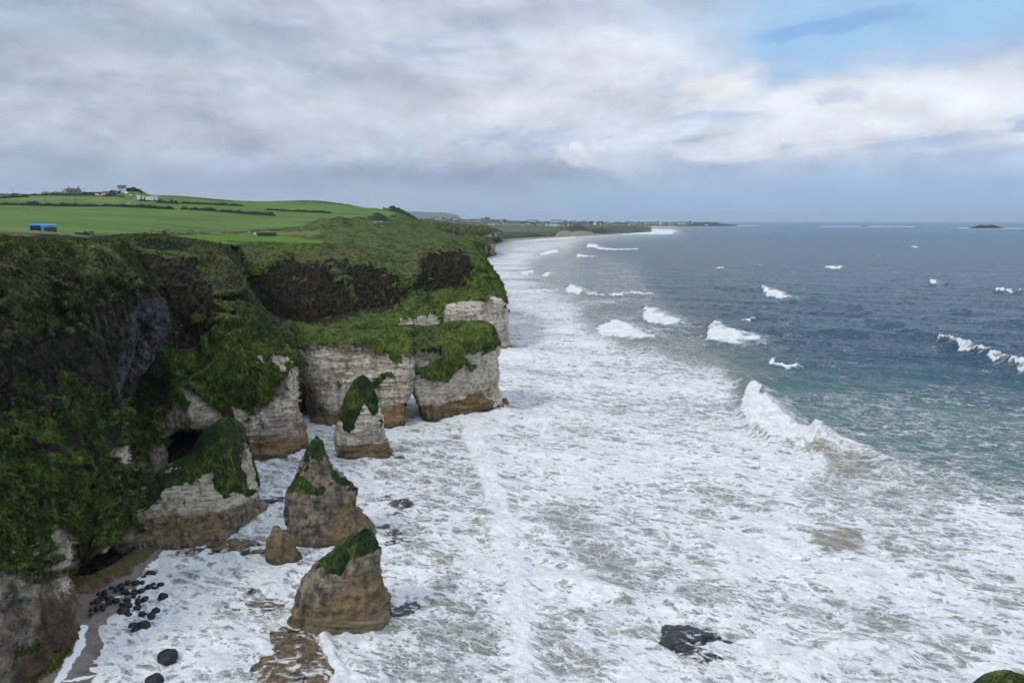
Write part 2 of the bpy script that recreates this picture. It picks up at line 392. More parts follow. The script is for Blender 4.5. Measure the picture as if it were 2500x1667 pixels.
def cliff_material(name, wet=True):
    m, n, b, out = new_mat(name); p = n.pos(); g, k, o, l, bare = [n.attr(c) for c in 'gkolb']
    x, y, z = n.sep(p); nx, ny, nz = n.sep(n.nrm())
    nb = n.noise(p, .13, 4.0); nf = n.noise(p, .9, 7.0, .62); nff = n.noise(p, 5.0, 5.0, .6)
    warp = n.noise(p, .12, 2.0)
    sv_ = n.comb(x * .10, y * .10, z * 1.1 + warp * 3.0); ns = n.noise(sv_, 1.0, 6.0, .65)
    ns2 = n.noise(n.comb(x * .55, y * .55, z * 3.6 + warp * 5.0), 1.0, 4.0, .6)
    nv = n.noise(n.vmul(p, (1.0, 1.0, .12)), .95, 6.0, .65)
    # basalt
    ba = n.mix(n.ss(nv * .55 + nf * .45, .38, .66), (.0045, .0038, .0026), (.046, .037, .021))
    ba = n.mix(n.ss(nb * .4 + nv * .6, .54, .66) * .75, ba, n.mix(nf, (.040, .034, .024), (.120, .098, .070))); ba = n.mix(n.ss(ns, .54, .66) * .6, ba, (.006, .006, .007))
    spk = n.ss(n.vor(n.vadd(p, n.noise(p, .8, 3.0, .6, 0.0, True), 1.0), 1.5), .16, .06) * n.ss(nb * .7 + nf * .6, .70, .80)
    ba = n.mix(spk * .7, ba, (.30, .29, .28))
    gl = n.mix(n.ss(nf * .45 + nv * .55, .42, .64), (.012, .011, .012), (.105, .098, .098))
    gl = n.mix(n.ss(n.noise(p, 2.2, 5.0, .7), .58, .70) * .8, gl, (.20, .19, .19))
    ba = n.mix(n.ss(l + (nf - .5) * 1.2 + (nb - .5) * .8, .35, .95), ba, gl)
    # chalk
    ch = n.mix(n.ss(nf * .5 + nb * .5, .36, .62), (.26, .215, .160), (.66, .585, .470))
    ch = n.mix(n.ss(n.noise(n.vmul(p, (.8, .8, .05)), 1.0, 4.0, .6), .60, .68) * .55, ch, (.075, .064, .050))
    ch = n.mix(n.ss(n.noise(p, .33, 5.0, .6) * .6 + nv * .4, .56, .68) * .85, ch, (.060, .053, .046))
    ch = n.mix(n.ss(ns, .52, .70) * .42, ch, (.13, .112, .09))
    ch = n.mix(n.ss(ns2, .575, .635) * .9, ch, (.030, .027, .025)); ch = n.mix(n.ss(n.vor(n.vadd(n.vmul(p, (.28, .28, .62)), n.noise(p, .5, 4.0, .6, 0.0, True), 1.1), 1.0, 'DISTANCE_TO_EDGE'), .035, .006) * n.ss(nf, .45, .6) * .6, ch, (.04, .036, .032))
    ch = n.mix(n.ss(n.noise(n.vmul(p, (1, 1, .2)), .5, 4.0), .56, .64) * .4, ch, (.11, .094, .066))
    oc = n.mix(n.ss(nf * .6 + ns * .4, .35, .66), (.10, .066, .030), (.27, .182, .092))
    oc = n.mix(n.ss(ns2, .60, .68) * .75, oc, (.035, .030, .024))
    oc = n.mix(n.ss(z + (nf - .5) * 1.6, 1.5, .3) * .85, oc, (.045, .044, .022))
    ch = n.mix(n.ss(o + (nf - .5) * .75 + (nb - .5) * .7, .28, .80), ch, oc)
    wc = n.mix(n.ss(nf * .5 + nv * .5, .38, .64), (.055, .046, .036), (.270, .222, .160))
    wc = n.mix(n.ss(ns2, .60, .68) * .7, wc, (.02, .018, .017)); wc = n.mix(n.ss(n.noise(p, .4, 5.0, .65), .57, .66) * .7, wc, (.27, .245, .205))
    wc = n.mix(n.ss(o + (nf - .5) * .5 + (nb - .5) * .4, .30, .62) * .8, wc, oc)
    kk = k + (nf - .5) * .34 + (nb - .5) * .30
    rock = n.mix(n.ss(kk, .52, .74), n.mix(n.ss(kk, .16, .30), ba, wc), ch)
    rock = n.mix(n.ss(bare + (nf - .5) * .6, .4, .75), rock, n.mix(n.ss(nf * .5 + nv * .5, .36, .64), (.026, .018, .012), (.105, .066, .036)))
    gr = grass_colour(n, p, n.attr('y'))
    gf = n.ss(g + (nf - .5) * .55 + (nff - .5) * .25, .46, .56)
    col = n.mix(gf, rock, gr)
    n.t.links.new(col, b.inputs['Base Color'])
    rough = n.ss(z, .2, 2.5, .55, .92)
    n.t.links.new(rough.s, b.inputs['Roughness']); b.inputs['Specular IOR Level'].default_value = .25
    h = nf * .55 + nff * .18 + ns * .25 + ns2 * .14
    hg = n.noise(n.vmul(p, (2.2, 2.2, .8)), 2.4, 5.0, .65)
    hh = h * (1.0 - gf) + hg * gf * .8
    n.t.links.new(n.bump(hh, .85, .7), b.inputs['Normal'])
    return m
M_CLIFF = cliff_material("cliff_rock")

def grass_mat():
    m, n, b, out = new_mat("grass_blades"); p = n.pos(); t = n.attr('t')
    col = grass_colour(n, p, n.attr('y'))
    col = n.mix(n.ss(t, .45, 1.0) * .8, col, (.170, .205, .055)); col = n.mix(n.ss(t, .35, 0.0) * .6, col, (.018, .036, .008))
    n.t.links.new(col, b.inputs['Base Color']); b.inputs['Roughness'].default_value = .75; b.inputs['Specular IOR Level'].default_value = .2
    return m
M_GRASS = grass_mat()
# ------------------------------------------------------------------ cliffs
A_SECS = [
 [(-421, 597, 84.5), (-420, 600, 80), (-420, 680, 75), (-420, 780, 71), (-420, 880, 68), (-420, 980, 66), (-420, 1080, 64), (-420, 1200, 61), (-420, 1330, 58.5), (-420, 1500, 57), (-420, 1650, 56), (-420, 1800, None)],
 [(-181, 593, 93.5), (-180, 596, 89), (-180, 665, 83), (-180, 755, 80), (-180, 850, 77), (-180, 950, 75), (-180, 1040, 73), (-180, 1160, 69), (-180, 1290, 66), (-180, 1430, 64), (-180, 1590, 62), (-180, 1740, None)],
 [(-1, 591, 101.5), (0, 594, 97), (0, 660, 91), (0, 740, 88), (0, 830, 86), (0, 930, 84), (0, 1010, 82), (0, 1120, 78), (0, 1260, 73), (0, 1385, 70), (0, 1530, 67.5), (0, 1690, None)],
 [(69, 591, 105.5), (70, 594, 101), (60, 670, 95), (60, 760, 92), (60, 850, 90), (60, 940, 87), (70, 1030, 84), (70, 1140, 80), (70, 1290, 75), (75, 1412, 71.5), (80, 1540, 69.5), (95, 1672, None)],
 [(119, 597, 109.5), (120, 600, 105), (120, 680, 99), (120, 770, 96), (120, 860, 93), (120, 950, 90), (120, 1040, 86), (125, 1150, 82), (130, 1300, 77.5), (138, 1400, 75), (148, 1490, 74), (165, 1600, None)],
 [(179, 601, 114.5), (180, 604, 110), (175, 690, 104), (175, 780, 100), (175, 870, 97), (175, 960, 94), (175, 1060, 90), (172, 1160, 86.5), (158, 1310, 80.5), (148, 1400, 78.2), (160, 1470, 77.4), (190, 1552, None)],
 [(197, 601, 116), (198, 604, 111.5), (195, 690, 105.5), (195, 785, 102), (195, 875, 99), (195, 970, 95.5), (195, 1070, 92), (195, 1175, 88.5), (172, 1325, 85), (162, 1372, 84.5), (158, 1410, 86), (160, 1450, 85)],
 [(219, 601, 117.5), (220, 604, 113), (215, 690, 107), (215, 790, 104), (215, 880, 101), (215, 980, 97), (215, 1080, 93.5), (215, 1190, 90), (213, 1336, 86.5), (208, None, 90.5, 5.2), (203, None, 90.0, 2.6), (202, None, 88.5, 1.2)],
 [(264, 609, 121.5), (265, 612, 117), (262, 700, 112), (262, 800, 109), (262, 890, 106), (262, 990, 102), (262, 1090, 97), (262, 1200, 93), (262, 1318, 88.5), (261, None, 93.5, 5.2), (260, None, 92.5, 2.2), (260, None, 91, 1.0)],
 [(270, 604, 130), (285, 622, 122), (305, 690, 118), (320, 760, 116), (328, 830, 115), (303, 900, 112), (280, 980, 107), (285, 1080, 102), (298, 1190, 97), (312, 1300, 93), (318, 1325, 95), (320, 1360, 96)],
 [(262, 600, 140), (299, 636, 126), (338, 686, 123), (360, 722, 121), (391, 780, 120), (366, 860, 117), (312, 938, 114), (294, 1010, 110), (302, 1100, 107), (330, 1200, 101), (335, 1320, 97.5), (345, 1352, None)],
 [(255, 600, 160), (287, 632, 142), (322, 682, 139), (341, 717, 138), (366, 775, 137), (341, 855, 134), (292, 935, 130), (277, 1005, 125), (285, 1100, 120), (320, 1190, 112), (330, 1310, 104), (340, 1345, 104)],
]
A_MATS = ["GGHMmmMHGKDD", "GGHMmmMHGKDD", "GGHMmmMHGhDD", "GGHMmBMHGkkD", "GGHMBBMHGkDD", "GGMmBBmHGKDD", "GGMmBBmHGDDC", "GGMmBBmHHDCC", "GGMmBlmHhDCC", "GGMmlLHHkdDD", "GGHBLLHhhkDD", "GGHBLLHHhdDD"]
A_PAINT = [
 ('l', [(290, 735), (400, 730), (402, 810), (355, 880), (318, 935), (296, 985), (262, 965), (265, 890), (285, 830), (300, 790)], .9, 34), ('g', [(225, 790), (300, 735), (398, 745), (402, 810), (355, 880), (318, 935), (296, 985), (262, 965), (250, 890)], .05, 14),
 ('g', [(95, 690), (160, 730), (330, 700), (345, 735), (250, 750), (215, 800), (250, 880), (180, 880), (90, 860), (60, 800), (110, 740)], .40, 26),
 ('g', [(0, 690), (95, 760), (100, 800), (75, 840), (20, 800), (0, 760)], .85, 12),
 ('g', [(0, 860), (55, 900), (95, 945), (140, 1020), (160, 1060), (130, 1060), (60, 980), (0, 920)], .35, 14),
 ('g', [(0, 985), (60, 1010), (130, 1060), (230, 1130), (262, 1150), (300, 1240), (240, 1290), (165, 1290), (60, 1250), (0, 1250)], .68, 12),
 ('g', [(130, 900), (260, 960), (285, 1040), (250, 1110), (180, 1060), (120, 990)], .72, 14),
 ('g', [(50, 1082), (120, 1092), (115, 1112), (60, 1115)], .15, 8), ('g', [(140, 1145), (190, 1140), (180, 1162), (140, 1160)], .15, 7),
 ('k', [(256, 1214), (283, 1208), (284, 1240), (262, 1242)], 1.0, 5), ('g', [(256, 1214), (283, 1208), (284, 1240), (262, 1242)], .0, 5),
 ('k', [(268, 1086), (300, 1090), (297, 1145), (266, 1135)], 1.0, 7), ('g', [(268, 1086), (300, 1090), (297, 1145), (266, 1135)], .1, 7),
 ('k', [(108, 1275), (150, 1300), (200, 1345), (170, 1410), (140, 1430), (112, 1360)], 1.0, 8), ('g', [(110, 1278), (150, 1300), (175, 1345), (165, 1410), (140, 1390), (112, 1350)], .12, 7),
 ('k', [(0, 1400), (60, 1415), (130, 1400), (140, 1430), (80, 1480), (50, 1560), (25, 1560), (0, 1500)], .50, 14), ('g', [(0, 1430), (140, 1420), (160, 1560), (0, 1667)], .1, 8),
 ('g', [(115, 1600), (160, 1575), (165, 1610), (120, 1660), (90, 1670)], .9, 6),
 ('b', [(70, 1455), (140, 1440), (190, 1540), (120, 1680), (20, 1680), (60, 1560)], .68, 24), ('k', [(60, 1470), (140, 1450), (190, 1540), (120, 1680), (0, 1680), (40, 1560)], .48, 20), ('o', [(150, 1520), (195, 1535), (190, 1600), (150, 1610)], .8, 10),
]
cliff_a = loft("cliff", A_SECS, A_MATS, M_CLIFF, res=2.3, tail=(7, -7), dry=lambda x, y: .66 - .75 * sstep(y + .15 * x, 880, 1080) - .3 * (1 - sstep(y, 600, 640)) + .9 * (1 - sstep(dist_poly(x, y, [(215, 597), (262, 606), (297, 636), (324, 668), (345, 695), (354, 718)]), 2, 11)), paint=A_PAINT, label="grassy dark basalt headland with a sea cave at its foot")  # last dry term: sky-lit ridge line brightened by painting its grass pale straw

B_SECS = [
 [(250, 585, 190), (255, 598, 170), (290, 640, 162), (320, 690, 155), (345, 730, 150), (365, 790, 146), (350, 860, 142), (320, 930, 138), (300, 1000, 135), (300, 1060, 132), (300, 1130, 129), (300, 1170, None)],
 [(330, 580, 185), (335, 590, 165), (360, 640, 157), (375, 700, 151), (385, 760, 147), (395, 820, 143), (385, 890, 139), (375, 950, 137), (370, 1010, 134.5), (378, 1060, 133.5), (385, 1110, 132), (385, 1150, None)],
 [(380, 583, 185), (385, 598, 164), (395, 640, 156.5), (405, 700, 152), (412, 760, 148.5), (418, 825, 144.5), (410, 890, 140), (405, 950, 137.5), (403, 1000, 135.5), (405, 1050, 134.5), (402, None, 141, 4.0), (402, None, 135.5, .8)],
 [(420, 585, 185), (425, 600, 163), (430, 640, 156), (435, 700, 152), (438, 760, 149), (440, 830, 146), (440, 890, 141), (440, 945, 138), (440, 985, 136.5), (440, 1036, 136), (440, None, 149, 3.6), (440, None, 136.5, .8)],
 [(470, 590, 185), (478, 607, 163), (470, 650, 157), (474, 710, 152), (478, 770, 149), (482, 830, 147), (484, 880, 143), (486, 930, 139.5), (488, 975, 137.5), (488, 1034, 136.5), (485, None, 148, 3.6), (485, None, 137, .8)],
 [(490, 592, 187), (500, 611, 166), (505, 655, 158), (508, 710, 153), (510, 765, 150), (515, 820, 147.5), (518, 875, 143.5), (520, 925, 140), (522, 970, 138), (524, 1020, 137.5), (524, 1065, 137.4), (524, 1120, None)],
 [(520, 597, 192), (524, 621, 172), (540, 668, 160), (546, 712, 154), (548, 760, 151), (553, 810, 148), (556, 870, 144), (558, 920, 140.5), (560, 965, 138.8), (564, 1010, 138.5), (566, 1060, 138), (566, 1118, None)],
 [(538, 605, 205), (546, 645, 180), (582, 703, 164), (592, 735, 158), (598, 780, 154), (603, 830, 150), (608, 880, 146), (612, 930, 143), (615, 980, 141.5), (618, 1030, 140.5), (618, 1080, 139.8), (618, 1122, None)],
 [(550, 610, 215), (556, 660, 192), (600, 730, 172), (640, 762, 166), (655, 800, 160), (660, 840, 154), (665, 890, 149), (670, 940, 146), (672, 990, 144.5), (675, 1040, 143), (680, 1085, 140.8), (690, 1122, None)],
 [(565, 620, 225), (568, 675, 200), (618, 750, 178), (680, 785, 170), (700, 820, 165), (712, 860, 158), (718, 910, 153), (722, 960, 150.5), (724, 1010, 149.5), (732, 1045, 148.5), (745, 1075, 146.5), (742, 1095, None)],
 [(575, 630, 235), (585, 690, 210), (638, 767, 185), (690, 787, 178), (705, 822, 174), (713, 865, 170), (718, 910, 167), (720, 960, 166), (720, 1010, 166), (726, 1040, 165.5), (726, 1050, 165), (726, 1055, 165)],
]
B_MATS = ["GGHHHHHHHHdD", "GGMmmmMGGhdD", "GGmBBmmGHdDC", "GGmBBBmGGkCC", "GGHBBmHGGkCC", "GGGMBmHGGkKD", "GGGHMHGGGkKO", "GGGHHGGGGkKO", "GGGGGGGGkKOO", "GGGGGGkKKDOO", "GGGGGGkKKDOO"]
B_PAINT = [
 ('g', [(362, 640), (432, 634), (455, 642), (488, 667), (515, 705), (528, 730), (598, 725), (606, 745), (560, 750), (530, 830), (470, 862), (430, 868), (400, 800), (380, 700)], .08, 9),
 ('g', [(376, 690), (416, 684), (405, 705), (378, 712)], .9, 6), ('g', [(525, 735), (560, 745), (570, 770), (545, 770)], .85, 6), ('g', [(475, 770), (500, 772), (510, 790), (485, 800)], .85, 6), ('g', [(515, 768), (565, 780), (575, 820), (530, 800)], .6, 8),
 ('g', [(425, 870), (480, 850), (560, 800), (660, 800), (690, 840), (660, 860), (610, 870), (655, 960), (640, 990), (560, 985), (500, 975), (440, 950), (380, 975), (340, 900), (380, 880)], .84, 10),
 ('k', [(617, 868), (680, 862), (697, 880), (700, 905), (675, 920), (640, 890)], 1.0, 7), ('g', [(650, 870), (690, 866), (697, 905), (675, 915)], .05, 6), ('g', [(617, 872), (640, 872), (645, 900), (630, 900)], .2, 5),
 ('g', [(440, 950), (470, 955), (500, 975), (530, 1000), (535, 1030), (490, 1045), (462, 1010)], .14, 9), ('k', [(440, 950), (470, 955), (500, 975), (530, 1000), (535, 1030), (490, 1045), (462, 1010)], .8, 9), ('k', [(385, 985), (440, 975), (462, 1010), (470, 1040), (400, 1060)], .30, 10), ('g', [(385, 985), (440, 975), (462, 1010), (470, 1035), (400, 1055)], .40, 10),
 ('b', [(545, 960), (556, 958), (570, 1010), (572, 1045), (548, 1030)], 1.0, 6), ('k', [(545, 960), (556, 958), (570, 1010), (572, 1045), (548, 1030)], .3, 6),
 ('g', [(640, 985), (725, 880), (724, 1040), (620, 1060), (615, 1000)], .15, 8),
 ('g', [(300, 1000), (345, 960), (395, 1000), (400, 1050), (360, 1090), (380, 1140), (340, 1165), (300, 1120)], .62, 10),
 ('o', [(615, 1060), (720, 1075), (750, 1080), (735, 1120), (600, 1130)], 1.0, 8), ('o', [(600, 960), (720, 900), (716, 1050), (610, 1040)], .0, 8),
]
cliff_b = loft("cliff", B_SECS, B_MATS, M_CLIFF, res=2.4, tail=(7, -8), dry=lambda x, y: -1.5 * (1 - sstep(x + .25 * (y - 600), 385, 425)) * sstep(y, 604, 630) - 1.3 * poly_mask(x, y, [(330, 585), (400, 584), (440, 592), (470, 600), (440, 612), (390, 612), (340, 606)], 6) - .8 * poly_mask(x, y, [(300, 860), (390, 850), (430, 900), (420, 990), (330, 1010)], 25) + .62 - .50 * sstep(y - .35 * (x - 560), 720, 800) + .2 * sstep(x, 600, 680) * (1 - sstep(y, 800, 860)), paint=B_PAINT, label="second headland of bare basalt above a green grass slope")  # first dry term: dark green gully with its shade painted into the grass colour

BACK = [(5, -2.0), (8, -12.0), (10, -999)]
CL = [
 [(690, 785, 175), (700, 822, 170), (712, 860, 168), (716, 920, 168), (720, 980, 170), (722, 1010, 170), (724, 1034, 170)],
 [(735, 796, 174), (736, 838, 169), (738, 868, 168), (740, 918, 168), (744, 962, 173), (744, 1000, 177), (744, 1018, 177)],
 [(765, 800, 174), (767, 842, 168.5), (768, 880, 167.2), (770, 930, 166.6), (772, 980, 167), (772, 1012, 167.2), (772, 1037, None)],
 [(830, 809, 173), (832, 838, 167.5), (833, 870, 166.5), (834, 925, 166), (835, 985, 165.5), (836, 1015, 165.2), (838, 1039, None)],
 [(900, 808, 172), (902, 835, 166.5), (903, 880, 165.5), (905, 930, 165), (906, 980, 165), (908, 1003, 164.8), (908, 1041, None)],
 [(960, 803, 172), (962, 845, 165.5), (963, 885, 164.6), (964, 930, 164.6), (964, 975, 164.8), (962, 1000, 164.6), (960, 1042, None)],
 [(1003, 804, 172), (1006, 845, 166), (1008, 890, 165), (1007, 935, 165), (999, 966, 165.2), (985, 990, 165.5), (991, 1034, None)],
 [(1008, 804, 178), (1010, 845, 176), (1010, 890, 176), (1006, 935, 176), (993, 968, 176), (979, 992, 176), (983, 1022, 176)],
]
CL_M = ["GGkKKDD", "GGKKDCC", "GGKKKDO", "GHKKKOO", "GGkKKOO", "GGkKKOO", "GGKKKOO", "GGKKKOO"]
CHALK_FACE = [
 ('g', [(722, 840), (770, 838), (850, 842), (905, 835), (915, 855), (950, 858), (975, 872), (1000, 855), (1030, 850), (1072, 838), (1080, 842), (1100, 845), (1130, 860), (1190, 855), (1222, 840), (1222, 780), (722, 780)], 1.0, 3),
 ('g', [(722, 850), (770, 847), (850, 850), (905, 846), (918, 862), (950, 866), (972, 888), (980, 895), (995, 870), (1020, 860), (1072, 845), (1085, 850), (1090, 900), (1222, 1060), (722, 1060)], .06, 4),
 ('g', [(1080, 842), (1110, 852), (1125, 870), (1160, 885), (1158, 905), (1130, 895), (1105, 915), (1090, 932), (1050, 930), (1030, 912), (1002, 912), (1008, 895), (1042, 893), (1072, 870)], 1.0, 4),
 ('g', [(905, 930), (925, 915), (955, 905), (955, 920), (935, 925), (932, 942), (912, 948)], .95, 4), ('g', [(818, 930), (832, 930), (832, 950), (818, 950)], .8, 3), ('g', [(1168, 868), (1190, 848), (1190, 860), (1178, 872)], .8, 3), ('g', [(945, 862), (975, 862), (985, 888), (970, 890)], .9, 3), ('g', [(830, 870), (865, 865), (870, 885), (845, 888)], .6, 4),
 ('g', [(985, 895), (1000, 905), (1002, 940), (990, 920)], .1, 3),
]
DARK_CHALK = [('k', [(722, 860), (830, 845), (820, 900), (800, 1040), (722, 1040)], .66, 16), ('k', [(722, 940), (755, 945), (800, 1000), (805, 1036), (722, 1036)], .36, 14)]  # lower chalk weight: left end of the wall and cave recess darker
arch_a = loft("cliff", CL, CL_M, M_CLIFF, res=2.2, amp=.72, back=BACK, back_dx=[0, 0, 0, 0, 0, 0, -3.4, -4.4], dry=.30, gd=.5, paint=CHALK_FACE[:2] + CHALK_FACE[3:] + DARK_CHALK, label="white chalk promontory with a grass top, cave and sea arch")
CR = [
 [(1000, 803, 178), (1003, 845, 177), (1003, 885, 177), (1004, 940, 177), (1016, 966, 177), (1024, 990, 177), (1027, 1012, 177)],
 [(1003, 804, 173), (1004, 845, 167), (1004, 885, 166.5), (1007, 940, 167.5), (1018, 964, 168.5), (1027, 990, 169.5), (1030, 1019, None)],
 [(1050, 802, 175), (1050, 850, 169), (1050, 900, 168), (1052, 940, 168), (1054, 975, 168.5), (1056, 1000, 169), (1056, 1026, None)],
 [(1100, 793, 176), (1102, 850, 170), (1104, 890, 169.5), (1105, 930, 169.5), (1106, 965, 170), (1107, 995, 170), (1108, 1020, None)],
 [(1150, 791, 177), (1154, 835, 171.5), (1155, 880, 171.5), (1156, 930, 172), (1158, 960, 172), (1160, 985, 171.5), (1162, 1012, None)],
 [(1188, 795, 178), (1205, 832, 174), (1206, 880, 174.5), (1203, 930, 174.5), (1203, 955, 174.5), (1208, 985, 174), (1212, 1004, None)],
 [(1203, 808, 181), (1221, 850, 180), (1213, 885, 180), (1217, 918, 180), (1212, 942, 180), (1222, 965, 178), (1230, 992, 177)],
 [(1190, 812, 187), (1208, 850, 187), (1204, 885, 187), (1206, 918, 187), (1204, 942, 187), (1208, 965, 186), (1212, 985, 186)],
]
CR_M = ["GGKKKOO", "GGkKKOO", "GGKKKOO", "GGKKKOO", "GHKKKOO", "GkKKKKO", "GKKKKKO", "GGKKKKO"]
CR_P = CHALK_FACE[:4] + CHALK_FACE[5:7] + [('o', [(1135, 965), (1180, 955), (1215, 990), (1215, 1010), (1040, 1030), (1030, 1000), (1080, 995)], .95, 6), ('o', [(1165, 930), (1190, 935), (1215, 985), (1200, 985), (1180, 950)], 0., 4), ('o', [(1010, 930), (1200, 930), (1165, 955), (1130, 965), (1080, 985), (1035, 995), (1010, 960)], 0., 4)]
arch_b = loft("cliff", CR, CR_M, M_CLIFF, res=2.2, amp=.72, back=BACK, back_dx=[4.4, 3.4, 0, 0, 0, 0, 0, 0], dry=.30, gd=.5, paint=CR_P, label="outer chalk block of the arch promontory with a green hollow in its face")

D_SECS = [
 [(475, 589.4, 309), (475, 592, 300), (480, 640, 290), (480, 690, 286), (480, 740, 280), (480, 790, 270), (480, 820, 262), (480, 840, 256), (480, 870, 250), (480, 890, 245), (480, 900, None)],
 [(540, 594.4, 301), (540, 597, 292), (540, 640, 284), (540, 690, 280), (540, 735, 276), (540, 790, 270), (540, 820, 262), (540, 840, 256), (540, 870, 250), (540, 890, 245), (540, 900, None)],
 [(620, 596.4, 295), (620, 599, 286), (620, 640, 277), (620, 695, 273), (620, 745, 270), (620, 800, 266), (620, 830, 258), (620, 850, 254), (620, 870, 250), (620, 885, 246), (620, 900, None)],
 [(700, 598.4, 291), (700, 601, 282), (700, 642, 273), (700, 692, 268), (700, 745, 265), (700, 798, 261), (700, 825, 254), (700, 848, 250), (700, 870, 246), (700, 885, 243), (700, 900, None)],
 [(780, 601.4, 289), (780, 604, 280), (780, 650, 270), (780, 700, 265), (780, 742, 262), (782, 780, 259), (790, 800, 252), (795, 830, 248), (795, 860, 245), (795, 880, 242), (795, 895, None)],
 [(860, 605.4, 289), (860, 608, 280), (860, 645, 272), (862, 685, 267), (864, 725, 264), (866, 762, 261), (875, 772, 253), (890, 800, 247), (890, 850, 245), (890, 870, 243), (890, 885, None)],
 [(925, 616.4, 289), (925, 619, 280), (930, 652, 273), (930, 690, 268), (930, 720, 265), (930, 750, 262), (945, 770, 255), (960, 800, 250), (960, 840, 249), (960, 860, 248), (960, 878, None)],
 [(984, 630.4, 291), (984, 633, 282), (988, 660, 274), (990, 690, 269), (990, 720, 266), (992, 740, 263), (988, 757, 258), (984, 775, 254), (982, 800, 252.5), (982, 840, 252), (982, 872, None)],
 [(1018, 609.4, 295), (1018, 612, 286), (1018, 650, 278), (1020, 680, 273), (1020, 705, 270), (1028, 730, 265), (1034, 752, 260), (1036, 772, 256), (1038, 800, 255), (1040, 840, 254.6), (1040, 868, None)],
 [(1050, 599.4, 297), (1050, 602, 288), (1050, 640, 281), (1050, 670, 277), (1050, 695, 274), (1050, 718, 271), (1064, 742, 266), (1072, 762, 262.5), (1074, 800, 260), (1074, 840, 259), (1074, 863, None)],
 [(1110, 593.4, 299), (1110, 596, 290), (1112, 640, 282), (1112, 670, 279), (1114, 695, 277), (1116, 712, 274), (1122, 728, 268), (1125, 745, 264), (1128, 790, 262), (1130, 835, 261), (1130, 860, None)],
 [(1155, 592, 310), (1150, 600, 295), (1168, 640, 284), (1176, 680, 279), (1182, 705, 275), (1186, 722, 271), (1190, 735, 268), (1192, 750, 266), (1196, 795, 264.5), (1200, 835, 264), (1205, 860, None)],
 [(1172, 602, 320), (1180, 636, 300), (1205, 678, 287), (1217, 700, 281), (1223, 715, 277), (1227, 725, 273), (1229, 740, 270.5), (1232, 770, 269.5), (1232, 800, 269), (1235, 830, 268.5), (1246, 852, None)],
 [(1168, 604, 335), (1183, 640, 314), (1210, 684, 299), (1221, 707, 291), (1225, 717, 286), (1229, 727, 282), (1234, 742, 279), (1238, 778, 278), (1231, 786, 278), (1235, 829, 277), (1247, 850, 277)],
 [(1140, 602, 360), (1160, 640, 345), (1188, 684, 330), (1198, 707, 322), (1202, 717, 318), (1206, 727, 312), (1210, 742, 308), (1212, 778, 305), (1208, 786, 304), (1210, 829, 302), (1215, 845, 300)],
]
D_MATS = ["GGHBBBGGGKK", "GGHBBBGGGKK", "GGHmBBGGGKK", "GGHBBBmGGKK", "GGHmBBGGGKK", "GGHmBBGGGKK", "GGHBBBGGGKK", "GGGHBmGhKKO", "GGGmBMGkKKO", "GGmBBHGkKKO", "GGmBBHGkKKO", "GGGGGGGkKKO", "GGGGGGhKKKO", "GGGGGGhKKKO", "GGGGGGhKKKO"]
D_PAINT = [
 ('g', [(1020, 640), (1075, 615), (1130, 612), (1155, 640), (1150, 680), (1110, 700), (1060, 715), (1035, 690)], .18, 14),
 ('g', [(610, 690), (700, 640), (780, 640), (850, 640), (960, 665), (985, 720), (1000, 745), (900, 770), (800, 800), (700, 800), (600, 760)], .17, 20),
 ('g', [(570, 605), (700, 610), (680, 640), (640, 680), (585, 680)], .70, 12),
 ('g', [(810, 655), (860, 680), (890, 760), (880, 770), (850, 700), (815, 690)], .66, 8), ('g', [(985, 690), (1005, 690), (1015, 745), (1000, 740)], .6, 5), ('g', [(985, 730), (1035, 730), (1070, 760), (1040, 768), (990, 762), (960, 770)], 1., 6),
 ('b', [(675, 700), (710, 695), (712, 730), (680, 735)], .45, 10), ('k', [(975, 768), (1010, 770), (1040, 765), (1075, 770), (1080, 810), (970, 810)], 1., 5), ('g', [(975, 775), (1000, 790), (1040, 772), (1075, 778), (1080, 810), (970, 810)], .1, 5),
 ('g', [(1072, 758), (1086, 748), (1089, 812), (1074, 812)], 1., 3), ('g', [(1085, 748), (1110, 735), (1160, 735), (1225, 722), (1240, 780), (1230, 860), (1085, 810)], .06, 4), ('k', [(1195, 730), (1245, 720), (1250, 870), (1200, 840)], .8, 6),
]
cliff_d = loft("cliff", D_SECS, D_MATS, M_CLIFF, res=2.4, amp=1.0, tail=(9, -10), dry=lambda x, y: .50 - .45 * sstep(y, 690, 760) - .25 * sstep(x, 1120, 1200) - .4 * (1 - sstep(y, 598, 612)), paint=D_PAINT, label="far basalt amphitheatre and green headland standing on white chalk")

